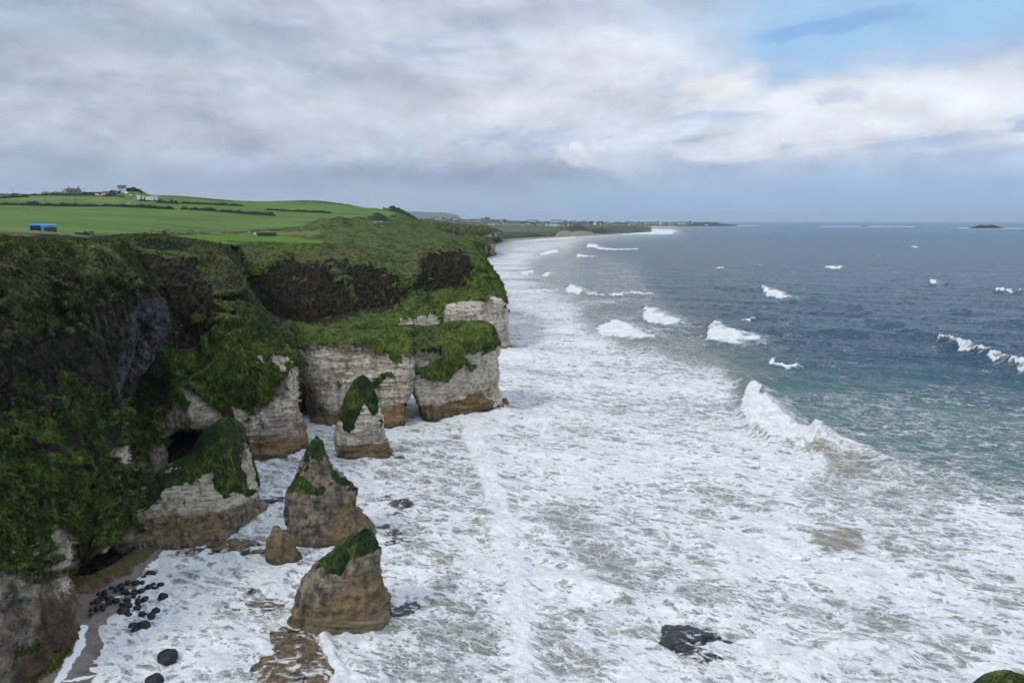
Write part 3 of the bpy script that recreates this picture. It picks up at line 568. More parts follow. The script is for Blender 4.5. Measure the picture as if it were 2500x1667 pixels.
# ------------------------------------------------------------------ farmland, hill and far coast
T_COLS = [
 (-900, [(610, 80), (575, 92), (560, 95), (560, 110), (548, 130), (520, 230), (500, 400), (490, 520), (481, 640), (476, 780), (500, 1000), (530, 1800)]),
 (-450, [(603, 83), (590, 92), (562, 116), (562, 135), (552, 156), (528, 280), (503, 500), (491, 620), (480, 760), (475, 865), (490, 1000), (525, 1800)]),
 (0, [(598, 102), (590, 108), (563, 135), (585, 152), (561, 182), (530, 300), (505, 520), (493, 620), (482, 740), (476, 865), (490, 1000), (525, 1800)]),
 (100, [(602, 108), (592, 116), (564, 138), (585, 153), (562, 184), (532, 300), (507, 520), (495, 620), (484, 730), (475, 865), (488, 1000), (525, 1800)]),
 (200, [(609, 117), (599, 124), (575, 150), (585, 164), (570, 186), (537, 300), (510, 510), (497, 620), (486, 720), (475, 865), (486, 1000), (522, 1800)]),
 (262, [(613, 127), (604, 136), (586, 158), (580, 172), (572, 195), (543, 305), (512, 495), (499, 610), (490, 710), (474.5, 862), (485, 1000), (522, 1800)]),
 (320, [(600, 184), (586, 192), (582, 198), (579, 206), (572, 218), (547, 310), (515, 490), (502, 600), (492, 700), (476, 865), (484, 1000), (522, 1800)]),
 (440, [(602, 182), (594, 192), (588, 235), (582, 262), (574, 290), (545, 380), (520, 500), (508, 600), (496, 700), (479, 865), (490, 1000), (525, 1800)]),
 (600, [(602, 293), (595, 297), (590, 310), (580, 335), (573, 360), (550, 430), (525, 540), (511, 620), (503, 700), (491.5, 850), (500, 1000), (530, 1800)]),
 (780, [(607, 286), (600, 291), (590, 315), (580, 340), (569, 380), (550, 440), (530, 540), (516, 640), (505, 740), (491.5, 860), (500, 1000), (532, 1800)]),
 (900, [(617, 286), (610, 292), (592, 325), (577, 360), (558, 420), (547, 480), (534, 540), (524, 620), (516, 700), (508.5, 800), (515, 900), (535, 1600)]),
 (980, [(636, 288), (628, 295), (602, 335), (582, 385), (566, 440), (552, 500), (540, 560), (531, 620), (523, 700), (516, 770), (522, 850), (540, 1500)]),
 (1030, [(613, 296), (609, 305), (604, 355), (590, 400), (578, 460), (565, 520), (557, 580), (551, 640), (546, 700), (542, 750), (546, 850), (556, 1200)]),
 (1080, [(606, 300), (604, 330), (600, 380), (593, 430), (586, 480), (579, 540), (574, 590), (570, 640), (567, 690), (565, 740), (568, 850), (575, 1000)]),
 (1135, [(616, 360), (611, 400), (606, 450), (602, 500), (598, 560), (593, 640), (589, 720), (585, 790), (582, 850), (580.5, 900), (584, 960), (592, 1000)]),
]
tC = [[P(c, py, Y) for py, Y in pts] for c, pts in T_COLS]
tC = np.array(tC)
qx, qy = proj(tC); Q = np.stack([qx, qy], -1)
cu = [int(np.clip(math.ceil(d / 3.0), 2, 140)) for d in np.linalg.norm(Q[1:] - Q[:-1], axis=-1).max(1)]
cv = [int(np.clip(math.ceil(d / 1.1), 5, 44)) for d in np.abs(Q[:, 1:, 1] - Q[:, :-1, 1]).max(0)]
Wu, _ = cr_weights(tC.shape[0], cu); Wv, _ = cr_weights(tC.shape[1], cv)
TV = np.einsum('ai,bj,ijk->abk', Wu, Wv, tC)
tx, ty = proj(TV)
jx = tx + 5 * fbm(TV * .03, 3); jy = ty + 1.4 * fbm(TV * .05, 3)
def tm(poly, fe=1.5): return poly_mask(jx, jy, poly, fe)
def tl(pts, wd): return sstep(-dist_poly(jx, jy, pts), -wd, -wd * .35)
field = tm([(-900, 555), (0, 560), (150, 570), (330, 570), (430, 562), (560, 566), (620, 562), (740, 566), (800, 556), (870, 545), (940, 530), (975, 520), (940, 514), (840, 500), (700, 492), (550, 492), (400, 478), (300, 470), (-900, 470)])
bright = tm([(350, 590), (380, 582), (440, 574), (560, 573), (700, 577), (790, 590), (778, 602), (700, 600), (600, 598), (480, 594), (420, 592)], 1.2)
lawn = tm([(-500, 590), (60, 592), (100, 596), (90, 602), (0, 600), (-500, 604)], 1.5)
gorse = tm([(20, 592), (60, 585), (110, 576), (160, 580), (230, 592), (180, 600), (110, 594)], 2.5) + tm([(330, 592), (400, 588), (470, 598), (430, 610), (370, 606)], 2.) + tm([(890, 532), (915, 528), (945, 540), (930, 546)], 1.) + tm([(908, 522), (930, 522), (948, 538), (920, 532)], 1.)
gorse = gorse + tm([(200, 582), (330, 585), (345, 578), (420, 572), (400, 580), (330, 590), (250, 596)], 2.) + tm([(940, 515), (975, 512), (1000, 524), (1030, 545), (1000, 530), (960, 518)], 1.)
pale = tm([(250, 482), (20, 490), (70, 481), (230, 481), (300, 486), (290, 494), (200, 492)], 1.)
straw = tm([(-100, 560), (60, 556), (170, 566), (230, 578), (260, 600), (220, 590), (150, 574), (40, 566)], 3.) + tl([(330, 572), (440, 567), (560, 570), (640, 572), (780, 575)], 3.)
track = tl([(300, 500), (315, 495), (327, 489), (334, 482), (340, 478)], 1.6) + tl([(868, 560.5), (900, 559), (940, 556)], 1.0)
hump = .9 * fbm(TV * .06, 3) + .35 * fbm(TV * .3, 3)
hump = hump * (1 - .7 * (TV[..., 1] < 200)) * (1 - np.clip(field + bright + lawn, 0, 1)) * sstep(ty, 470, 520) * np.clip(TV[..., 1] / 160., .4, 1.6)
hump += np.clip(gorse, 0, 1) * (.5 + .6 * np.abs(fbm(TV * .35, 3))) * np.clip(TV[..., 1] / 140, .6, 1.6)
# the grassy mounds beyond the road
for (mx, my, Y, rx, ry, h) in ((830, 556, 395, 26, 22, 6.5), (880, 549, 440, 20, 24, 6), (320, 475, 815, 12, 20, 6), (342, 478, 820, 6, 14, 3.5), (960, 511, 765, 10, 18, 2.0)):
    c = P(mx, my, Y); hump += h * np.exp(-((TV[..., 0] - c[0]) / rx) ** 2 - ((TV[..., 1] - c[1]) / ry) ** 2)
TV[..., 2] += hump
def ground_z(x, y):
    d = (TV[..., 0] - x) ** 2 + (TV[..., 1] - y) ** 2
    return TV[..., 2].ravel()[np.argmin(d)]
def on_ground(px, py, Y):
    p = P(px, py, Y); p[2] = ground_z(p[0], p[1]); return p

def land_material():
    m, n, b, out = new_mat("turf"); p = n.pos()
    f, br, go, st, pl, tk = [n.attr(c) for c in ('f', 'br', 'go', 'st', 'pl', 'tk')]
    x, y, z = n.sep(p)
    nb = n.noise(p, .022, 5.0, .6); nf = n.noise(p, .5, 6.0, .62); nm = n.noise(n.vmul(p, (.04, .4, .1)), 1.0, 5.0, .6)
    rough = n.mix(n.ss(n.noise(p, .10, 5.0) * .5 + nf * .5, .38, .62), (.024, .048, .013), (.098, .124, .038))
    rough = n.mix(n.ss(nb * .5 + nf * .5, .56, .68) * .6, rough, (.11, .095, .042))
    rough = n.mix(n.ss(n.noise(p, .28, 5.0, .65), .60, .70) * .7, rough, (.018, .034, .014))
    stripe = n.noise(n.rot(n.vmul(p, (1, 1, 1)), .0), .035, 2.0); mow = n.noise(n.comb(x * .012, y * .10 + z * .5, 0.0), 1.0, 5.0, .65)
    fld = n.mix(n.ss(nb * .5 + mow * .5, .34, .66), (.066, .125, .030), (.128, .205, .050)); fld = n.mix(n.ss(mow, .54, .64) * .35, fld, (.098, .150, .055)); fld = n.mix(n.ss(stripe, .60, .72) * .5, fld, (.120, .165, .050))
    fld = n.mix(n.ss(nm, .58, .72) * .35, fld, (.105, .185, .072))
    lush = n.mix(n.ss(nf * .5 + nm * .5, .40, .62), (.070, .150, .017), (.108, .200, .026))
    col = n.mix(n.ss(f, .35, .65), rough, fld); col = n.mix(n.ss(br, .35, .65), col, lush)
    col = n.mix(n.ss(pl, .3, .7), col, (.155, .195, .062))
    col = n.mix(n.ss(st + (nf - .5) * .8, .4, .9) * .75, col, (.165, .150, .075))
    col = n.mix(n.ss(go + (nf - .5) * .9, .4, .62), col, n.mix(nf, (.010, .022, .010), (.030, .050, .022)))
    col = n.mix(n.ss(tk, .4, .7), col, (.22, .22, .225))
    n.t.links.new(col, b.inputs['Base Color']); b.inputs['Roughness'].default_value = .95; b.inputs['Specular IOR Level'].default_value = .1
    n.t.links.new(n.bump(nf + n.noise(p, 2.0, 3.0) * .4, .5, .5), b.inputs['Normal'])
    return m
M_LAND = land_material()
terrain = mesh_from("terrain", TV, grid_quads(*TV.shape[:2])[:, ::-1], M_LAND, {'f': field, 'br': np.clip(bright + lawn * .8, 0, 1), 'go': np.clip(gorse, 0, 1), 'st': np.clip(straw, 0, 1), 'pl': pale, 'tk': np.clip(track, 0, 1)})
tag(terrain, "green farmland rising from the cliff top to the hill skyline", kind='structure')

# far chalk point, brown hill and links beyond
FAR_P = [('g', [(1100, 560), (1202, 590), (1202, 600), (1165, 612), (1100, 610)], 1., 2)]
far_point = loft("cliff", [
 [(1120, 580, 960), (1125, 590, 930), (1130, 598, 900), (1135, 608, 880), (1140, 618, 900), (1150, 627, None)],
 [(1155, 582, 1000), (1160, 590, 960), (1165, 598, 930), (1170, 608, 940), (1175, 618, 960), (1178, 627, None)],
 [(1178, 586, 1040), (1180, 593, 985), (1184, 600, 965), (1186, 608, 968), (1190, 618, 972), (1194, 626, None)],
 [(1192, 590, 1060), (1198, 595, 1020), (1201, 600, 1000), (1203, 606, 1000), (1205, 615, 1005), (1208, 622, None)],
 [(1190, 591, 1120), (1200, 596, 1080), (1206, 602, 1060), (1207, 608, 1050), (1208, 614, 1045), (1210, 621, 1040)],
 [(1180, 590, 1200), (1190, 596, 1180), (1194, 602, 1160), (1196, 608, 1150), (1198, 614, 1140), (1200, 620, 1130)]],
 ["GGGHMD", "GGGkKO", "GGkKKO", "GGKKKO", "GGkKKO", "GGkKKO"], M_CLIFF, res=1.4, amp=3.2, coarse=.10, label="small far chalk point below the green slope")
brown_hill = loft("hill", [
 [(960, 545, 1900), (960, 545, 1500), (970, 556, 1380), (980, 566, 1330), (985, 578, 1380), (985, 592, None)],
 [(1040, 543, 1900), (1045, 546, 1500), (1048, 556, 1380), (1050, 566, 1330), (1055, 578, 1380), (1060, 592, None)],
 [(1060, 549, 1900), (1066, 551, 1500), (1070, 560, 1400), (1075, 568, 1350), (1080, 580, 1400), (1085, 593, None)],
 [(1088, 551, 1950), (1094, 552, 1550), (1098, 560, 1450), (1104, 570, 1400), (1110, 580, 1430), (1116, 592, None)],
 [(1128, 555, 1950), (1134, 557, 1580), (1138, 563, 1500), (1142, 574, 1440), (1146, 580, 1450), (1150, 592, None)],
 [(1172, 558, 1980), (1178, 559, 1640), (1180, 565, 1560), (1183, 573, 1520), (1186, 580, 1530), (1190, 592, None)],
 [(1194, 562, 1980), (1200, 565, 1680), (1203, 568, 1620), (1205, 572, 1590), (1207, 580, 1600), (1210, 590, None)],
 [(1205, 566, 2000), (1214, 568, 1740), (1217, 570, 1700), (1219, 574, 1680), (1221, 580, 1680), (1223, 588.5, None)],
 [(1195, 567, 2050), (1206, 569, 1900), (1210, 571, 1860), (1212, 575, 1840), (1214, 580, 1830), (1216, 587, 1820)]],
 ["GGdddD", "GGdddD", "GGdddd", "GGdddK", "GGddKK", "GGddKK", "GGdKKK", "GGkKKK", "GGkKKK"], M_CLIFF, res=1.3, amp=4.5, coarse=.055, label="brown hillside above white sea cliffs")
# make the hillside heathery
for nm in (brown_hill.name,):
    V_, g_, q_ = ob_data[nm]
    px_, py_ = proj(V_)
    bb = sstep(py_, 551, 556) * (1 - sstep(px_, 1195, 1215)) * (1 - sstep(py_ - (592 - (px_ - 1130).clip(0, 60) * .25), -6, 0))
    brown_hill.data.attributes['b'].data.foreach_set('value', (bb * .75).astype(np.float32).ravel())

def dune_material():
    m, n, b, out = new_mat("dune_grass"); p = n.pos(); sd_, gr, dk = n.attr('sd'), n.attr('gr'), n.attr('dk')
    nf = n.noise(p, .05, 6.0, .6); nb = n.noise(p, .012, 4.0)
    col = n.mix(n.ss(nf * .5 + nb * .5, .38, .62), (.030, .052, .022), (.085, .098, .045))
    col = n.mix(n.ss(n.noise(n.vmul(p, (.006, .03, 1)), 1.0, 3.0), .56, .62) * gr, col, (.11, .20, .035))
    col = n.mix(n.ss(dk + (nf - .5) * .8, .4, .7), col, n.mix(nf, (.016, .026, .016), (.040, .050, .028)))
    col = n.mix(n.ss(sd_ + (nf - .5) * .7, .4, .6), col, n.mix(nf, (.23, .172, .122), (.34, .262, .19)))
    n.t.links.new(col, b.inputs['Base Color']); b.inputs['Roughness'].default_value = .95
    return m
M_DUNE = dune_material()
def far_land(name, cols, attrs, amp, label, mat=None, res=1.6):
    C = np.array([[P(c, py, Y) for py, Y in pts] for c, pts in cols])
    qx, qy = proj(C); Qq = np.stack([qx, qy], -1)
    cu = [int(np.clip(math.ceil(d / res), 2, 160)) for d in np.linalg.norm(Qq[1:] - Qq[:-1], axis=-1).max(1)]
    cv = [int(np.clip(math.ceil(d / .7), 4, 30)) for d in np.linalg.norm(Qq[:, 1:] - Qq[:, :-1], axis=-1).max(0)]
    Wu, _ = cr_weights(C.shape[0], cu); Wv, _ = cr_weights(C.shape[1], cv)
    V = np.einsum('ai,bj,ijk->abk', Wu, Wv, C); x, y = proj(V)
    at = {k: f(x + 6 * fbm(V * .006, 3), y + 1.2 * fbm(V * .01 + 9, 3)) for k, f in attrs.items()}
    V[..., 2] += amp * fbm(V * .012, 4) * sstep(V[..., 2], 1.5, 8)
    o = mesh_from(name, V, grid_quads(*V.shape[:2])[:, ::-1], mat or M_DUNE, at); tag(o, label, kind='structure')
    land_sheets.append(V); return o
land_sheets = []
G_COLS = [
 (1000, [(592, 1660), (580, 1750), (572, 1850), (562, 2100), (556, 2700), (552, 3300), (546, 4200), (536.5, 5200), (536, 6000)]),
 (1120, [(592, 1660), (583, 1750), (574, 1850), (562, 2100), (557, 2700), (552, 3300), (546, 4200), (536, 5200), (536, 6000)]),
 (1200, [(592, 1640), (586, 1780), (576, 1880), (564, 2150), (558, 2700), (552, 3300), (546, 4200), (536.5, 5200), (537, 6000)]),
 (1262, [(588.2, None), (583.0, 1900), (573, 1960), (564, 2200), (558, 2700), (552, 3400), (546, 4300), (540, 5200), (541, 6000)]),
 (1330, [(582.2, None), (579.0, 2080), (570, 2120), (562, 2350), (557, 2800), (552, 3500), (548, 4300), (542, 5200), (543, 6000)]),
 (1372, [(579.6, None), (577.0, 2190), (563, 2270), (558, 2400), (556, 2800), (552, 3500), (548, 4300), (543, 5200), (544, 6000)]),
 (1405, [(577.4, None), (575.3, 2300), (556, 2420), (553.6, 2500), (554, 2800), (552, 3500), (548, 4300), (543.5, 5200), (545, 6000)]),
 (1445, [(574.8, None), (573.0, 2450), (557, 2540), (553.2, 2620), (553, 2900), (551, 3500), (549, 4300), (544.5, 5200), (546, 6000)]),
 (1500, [(571.4, None), (569.8, 2680), (560, 2760), (554, 2850), (552.6, 3100), (551, 3600), (549.5, 4300), (546, 5200), (547, 6000)]),
 (1540, [(568.4, None), (567.0, 2900), (558, 3000), (553.5, 3080), (552.5, 3300), (552.2, 3700), (552, 4300), (549.5, 5200), (549, 6000)]),
 (1562, [(566.4, None), (565.2, 3080), (562, 3150), (560, 3220), (559.2, 3350), (558, 3600), (555, 4400), (553, 5300), (552, 6200)]),
 (1590, [(564.6, None), (564.0, 3250), (563.2, 3300), (563.0, 3350), (562.6, 3420), (560, 3700), (557, 4500), (555, 5400), (553.6, 6200)]),
]
links = far_land("beach", [(c, [(py, Y if Y else CAM_H / tdrop(py)) for py, Y in pts]) for c, pts in G_COLS],
 {'sd': lambda x, y: np.maximum(sstep(y - np.interp(x, [1200, 1262, 1330, 1405, 1500, 1562, 1600], [587, 582.5, 578.6, 575, 569.6, 564.8, 562]), -1.2, .4), poly_mask(x, y, [(1376, 562), (1400, 566), (1430, 564), (1470, 572), (1380, 577), (1350, 578)], 2.0)),
  'gr': lambda x, y: poly_mask(x, y, [(1200, 556), (1350, 554), (1370, 560), (1300, 568), (1215, 572)], 3), 'dk': lambda x, y: poly_mask(x, y, [(1215, 570), (1240, 566), (1320, 568), (1300, 580), (1225, 586)], 2) + poly_mask(x, y, [(1374, 558), (1405, 553), (1430, 554), (1442, 562), (1400, 562)], 1.5) + poly_mask(x, y, [(1448, 558), (1470, 556), (1485, 566), (1450, 570)], 2)},
 5.0, "long sandy beach with grassy dunes and links behind it")
TOWN_COLS = [(1500, [(551.8, 6900), (549, 7100), (545, 7400), (543.5, 7900), (545, 8800)]), (1560, [(552.2, None), (549.5, 7050), (545, 7400), (543.2, 7900), (545, 8800)]), (1640, [(552.2, None), (549.6, 7050), (545, 7400), (543.2, 7900), (545, 8800)]),
 (1700, [(552.0, None), (547, 7150), (543, 7500), (542.4, 7900), (545, 8800)]), (1745, [(551.8, None), (546, 7150), (543, 7500), (543, 7900), (545, 8800)]), (1762, [(551.6, None), (549.2, 7200), (547.5, 7500), (547, 7900), (546.5, 8800)]), (1800, [(551.2, None), (550.6, 7400), (550.2, 7600), (550.0, 7900), (549.0, 8800)])]
town_land = far_land("land", [(c, [(py, Y if Y else CAM_H / tdrop(py)) for py, Y in pts]) for c, pts in TOWN_COLS],
 {'sd': lambda x, y: x * 0, 'gr': lambda x, y: x * 0 + .4, 'dk': lambda x, y: sstep(x, 1660, 1700) * .9 + sstep(y, 549, 551) * .5}, 4.0, "low rocky peninsula carrying the far seaside town")
FH = [(900, [(540, 11000), (523, 11600), (512, 12600), (513, 14500)]), (985, [(540, 11000), (525, 11600), (515.5, 12600), (517, 14500)]), (1040, [(540, 11000), (528, 11600), (518.6, 12600), (520, 14500)]),
 (1085, [(540, 11000), (530, 11600), (519.6, 12600), (521, 14500)]), (1110, [(540, 11200), (534, 11700), (524.5, 12700), (525, 14500)]), (1122, [(541, 11500), (537.5, 12200), (529.5, 13000), (530, 14500)]), (1127, [(541, 12000), (540.5, 12600), (538.5, 13400), (538.5, 14500)])]
far_hill = far_land("hill", [(c, [(py, Y * 1.9) for py, Y in q]) for c, q in FH], {'sd': lambda x, y: x * 0, 'gr': lambda x, y: x * 0, 'dk': lambda x, y: x * 0 + .3}, 12.0, "hazy flat topped headland on the horizon")
# ------------------------------------------------------------------ sea
def sea_rows():
    ys = list(np.arange(1980, 1660, -16.)) + list(np.arange(1660, 900, -2.4)) + list(np.arange(900, 640, -1.7)) + list(np.arange(640, 560, -1.0)) + list(np.arange(560, 544.9, -.6))
    Ys = [CAM_H / tdrop(y) for y in ys]
    while Ys[-1] < 38000: Ys.append(Ys[-1] * 1.10)
    return np.array(Ys)
SY = sea_rows()
SXp = np.concatenate([np.arange(-1700, 200, 40.), np.arange(200, 560, 6.), np.arange(560, 2560, 2.5), np.arange(2560, 4300, 40.)])
SX = (SXp - 1250.0) / FPX
XX = SX[None, :] * SY[:, None] * 1.02; YY = np.broadcast_to(SY[:, None], XX.shape).copy()
W0 = np.stack([XX, YY, np.zeros_like(XX)], -1)
sx, sy = proj(W0)
jx1 = sx + 9 * fbm(W0 * .05, 3) * np.clip(110 / YY, .25, 1.6) * 2; jy1 = sy + 5 * fbm(W0 * .05 + 40, 3) * np.clip(110 / YY, .2, 1.6)
def sm(poly, fe): return poly_mask(jx1, jy1, poly, fe)
def sl(pts, wd, soft=.4, j=True):
    d = dist_poly(jx1 if j else sx, jy1 if j else sy, pts); return 1 - sstep(d, wd * soft, wd)
# foam cover
shore = [(1165, 628), (1230, 605), (1250, 590), (1330, 577), (1420, 573), (1530, 566), (1600, 559), (1655, 565), (1600, 570), (1500, 577), (1430, 585), (1400, 600), (1390, 612), (1330, 625), (1300, 645), (1300, 665), (1330, 690), (1390, 720), (1430, 745), (1420, 775), (1450, 800), (1520, 850), (1640, 870), (1740, 890), (1790, 940), (1800, 990), (1860, 1060), (1990, 1110), (2180, 1138), (2350, 1165), (2500, 1195), (2700, 1240), (4000, 1560), (4000, 2100), (-1500, 2100), (-1500, 900), (700, 900), (1000, 700)]
cov = .02 + .76 * (.55 * sm(shore, 26) + .45 * sm(shore, 75))
mid_teal = sm([(1760, 880), (1900, 960), (2100, 950), (2500, 985), (2900, 1000), (3000, 1400), (2500, 1290), (2200, 1170), (1980, 1110), (1830, 980)], 64)
cov = np.maximum(cov, .30 * mid_teal)
cov = np.maximum(cov, .26 * sm([(1300, 640), (1420, 600), (1560, 640), (1600, 720), (1750, 830), (1700, 880), (1500, 850), (1400, 760)], 30))
def thin(poly, fe, to):
    global cov
    m = sm(poly, fe); cov = cov * (1 - m) + np.minimum(cov, to) * m
thin([(1060, 1380), (1180, 1420), (1230, 1560), (1240, 1700), (900, 1700), (880, 1620), (1000, 1560)], 30, .50)
thin([(950, 1110), (1130, 1060), (1180, 1200), (1220, 1330), (1090, 1400), (980, 1360), (930, 1240)], 26, .62)
thin([(620, 1120), (720, 1080), (720, 1180), (640, 1210)], 14, .62)
thin([(1300, 1230), (1420, 1230), (1560, 1400), (1800, 1430), (1800, 1490), (1560, 1470), (1420, 1400)], 22, .52)
thin([(1800, 1420), (2000, 1440), (2200, 1490), (2300, 1540), (2100, 1540), (1850, 1490)], 26, .54)
thin([(1980, 1300), (2100, 1290), (2120, 1340), (2020, 1355)], 12, .28)
thin([(2000, 1110), (2110, 1120), (2130, 1170), (2020, 1160)], 12, .44)
thin([(1950, 1160), (2350, 1190), (2400, 1330), (2150, 1380), (1980, 1300)], 40, .62)
thin([(1360, 900), (1500, 960), (1800, 1020), (1820, 1080), (1500, 1060), (1380, 1000)], 30, .70)
thin([(1260, 880), (1500, 850), (1480, 900), (1290, 905)], 14, .76)
thin([(1290, 1640), (1360, 1500), (1460, 1640), (1460, 1700)], 20, .55)
thin([(350, 1380), (620, 1390), (760, 1480), (700, 1560), (480, 1500)], 24, .70)
thin([(2150, 1120), (2500, 1160), (2800, 1230), (2800, 1400), (2500, 1270), (2350, 1225), (2180, 1165)], 24, .56)
thin([(2050, 1560), (2350, 1560), (2350, 1660), (2050, 1660)], 24, .64)
for pts, wd, k in (([(1240, 700), (1400, 735), (1500, 740)], 8, .5), ([(1300, 575), (1500, 566), (1640, 566)], 9, .96), ([(1250, 585), (1400, 577)], 8, .94)):
    cov = np.maximum(cov, k * sl(pts, wd))
bands = ridged(np.stack([(XX * math.cos(.45) - YY * math.sin(.45)) * .016, (XX * math.sin(.45) + YY * math.cos(.45)) * .055, XX * 0], -1), 3)
bands2 = ridged(np.stack([(XX * math.cos(.3) - YY * math.sin(.3)) * .0035, (XX * math.sin(.3) + YY * math.cos(.3)) * .014, XX * 0 + 4], -1), 3)
cov = np.clip(cov + (.11 * (bands - .3) - .07) * sstep(cov, .35, .6), 0, 1)
cov = np.clip(cov - .42 * sstep(.55 - bands2, 0, .7) * sstep(YY, 260, 480) * sstep(1500 - YY, 0, 400) * sstep(cov, .35, .6), 0, 1)
# murk (sand and chalk stirred up) and teal shoaling
murk = sm([(1165, 628), (1250, 600), (1420, 590), (1400, 640), (1420, 720), (1560, 800), (1760, 870), (1830, 960), (2000, 1090), (2300, 1180), (2700, 1330), (4000, 1700), (4000, 2100), (-1500, 2100), (-1500, 900), (700, 900), (1000, 700)], 60)
murk = np.maximum(murk, .35 * sm([(1300, 640), (1500, 640), (1700, 780), (1900, 900), (1800, 960), (1400, 800)], 60))
teal = sm([(1700, 860), (1900, 900), (2500, 960), (2900, 1000), (3000, 1400), (2500, 1290), (2200, 1180), (1950, 1080)], 85)
teal = np.maximum(teal, .7 * sm([(900, 1380), (1230, 1420), (1260, 1700), (760, 1700), (840, 1560)], 30))
tan = sm([(1980, 1280), (2120, 1280), (2140, 1350), (2000, 1360)], 14) + sm([(1900, 1020), (2000, 1090), (2110, 1110), (2120, 1170), (2000, 1150)], 20) + .8 * sm([(1080, 1230), (1220, 1240), (1220, 1330), (1090, 1320)], 20) + .6 * sm([(1540, 1540), (1700, 1500), (1800, 1600), (1600, 1640)], 30) + .5 * sm([(1400, 740), (1530, 735), (1530, 765), (1420, 770)], 10)
# breaking crests: (crest line, foot line) quads become white, raised water
BREAK = [
 ([(1838, 955), (1862, 985), (1895, 1010), (1925, 1040), (1965, 1070), (2010, 1093)], [(1806, 985), (1808, 1015), (1832, 1050), (1880, 1088), (1930, 1098), (1975, 1106)], 2.6),
 ([(1576, 762), (1600, 778), (1635, 790), (1668, 795)], [(1566, 785), (1580, 797), (1610, 802), (1650, 800)], 2.4),
 ([(1500, 790), (1535, 806), (1565, 820), (1600, 838)], [(1452, 808), (1470, 826), (1510, 836), (1590, 842)], 2.6),
 ([(1740, 803), (1772, 815), (1815, 828), (1870, 842)], [(1724, 822), (1735, 840), (1780, 842), (1850, 843)], 2.4),
 ([(1390, 700), (1410, 706), (1424, 713)], [(1378, 710), (1388, 720), (1415, 722)], 2.0),
 ([(1338, 666), (1346, 671)], [(1318, 676), (1336, 678)], 1.6),
 ([(1856, 706), (1878, 716), (1905, 722), (1940, 737)], [(1862, 714), (1872, 727), (1892, 728), (1925, 734)], 1.6),
 ([(2288, 838), (2320, 852), (2370, 868), (2430, 888), (2500, 912), (2560, 930)], [(2288, 845), (2328, 860), (2378, 876), (2430, 893), (2500, 917), (2560, 935)], 2.4),
 ([(2270, 692), (2292, 697)], [(2268, 698), (2286, 700)], 1.4),
 ([(2425, 711), (2495, 716)], [(2430, 715), (2490, 718)], .8),
 ([(1436, 596), (1455, 598)], [(1430, 604), (1460, 606)], 1.6),
 ([(1410, 620), (1425, 624), (1460, 627)], [(1404, 629), (1420, 628), (1450, 629)], 1.2),
 ([(1455, 604), (1500, 608), (1560, 607)], [(1460, 609), (1500, 611), (1555, 610)], .8),
 ([(1425, 715), (1480, 722), (1545, 717), (1600, 722)], [(1430, 719), (1480, 725), (1545, 721), (1600, 724)], .7),
 ([(2010, 651), (2065, 650)], [(2015, 655), (2050, 655)], .8), ([(2218, 600), (2242, 602)], [(2220, 602), (2240, 604)], .6), ([(2138, 622), (2155, 624)], [(2140, 624), (2154, 625)], .6),
 ([(1738, 655), (1768, 652)], [(1740, 657), (1765, 655)], .6), ([(1842, 646), (1858, 648)], [(1844, 648), (1857, 649)], .5), ([(1805, 780), (1850, 778)], [(1806, 783), (1848, 781)], .7), ([(1880, 885), (1960, 897)], [(1882, 893), (1962, 900)], .8),
 ([(1275, 668), (1300, 660)], [(1272, 676), (1300, 668)], 1.2), ([(1320, 620), (1345, 612), (1362, 610)], [(1316, 626), (1345, 620), (1362, 617)], 1.4),
]
crest = np.zeros_like(sx); HZ = np.zeros_like(sx)
wj = np.clip(170 / YY, .15, 1.3)
jx2 = sx + 16 * wj * fbm(W0 * .13, 4); jy2 = sy + 10 * wj * fbm(W0 * .16 + 70, 4)
for cr, ft, h in BREAK:
    pl = cr + ft[::-1]; x0, x1 = min(p[0] for p in pl) - 130, max(p[0] for p in pl) + 190; y0, y1 = min(p[1] for p in pl) - 50, max(p[1] for p in pl) + 50
    bx = (sx > x0) & (sx < x1) & (sy > y0) & (sy < y1)
    if not bx.any(): continue
    X_, Y_ = jx2[bx], jy2[bx]
    size = max(3., np.hypot(cr[0][0] - ft[0][0], cr[0][1] - ft[0][1])); fe = min(5., size * .22)
    m = poly_mask(X_, Y_, pl, fe); crest[bx] = np.maximum(crest[bx], m)
    dcr = dist_poly(sx[bx], sy[bx], cr); HZ[bx] += h * np.exp(-(dcr / (size * .75)) ** 2)
    if h > 1.2: cov[bx] = np.maximum(cov[bx], .62 * np.maximum(poly_mask(X_ - size * .7, Y_ + size * .12, pl, size * .7), poly_mask(X_ - size * 2.0, Y_ - size * .25, pl, size * .8) * .8)); murk[bx] = np.maximum(murk[bx], .35 * poly_mask(X_, Y_, pl, size))
    inside = poly_mask(sx[bx], sy[bx], pl, size * .3); HZ[bx] = np.maximum(HZ[bx], h * .8 * inside)
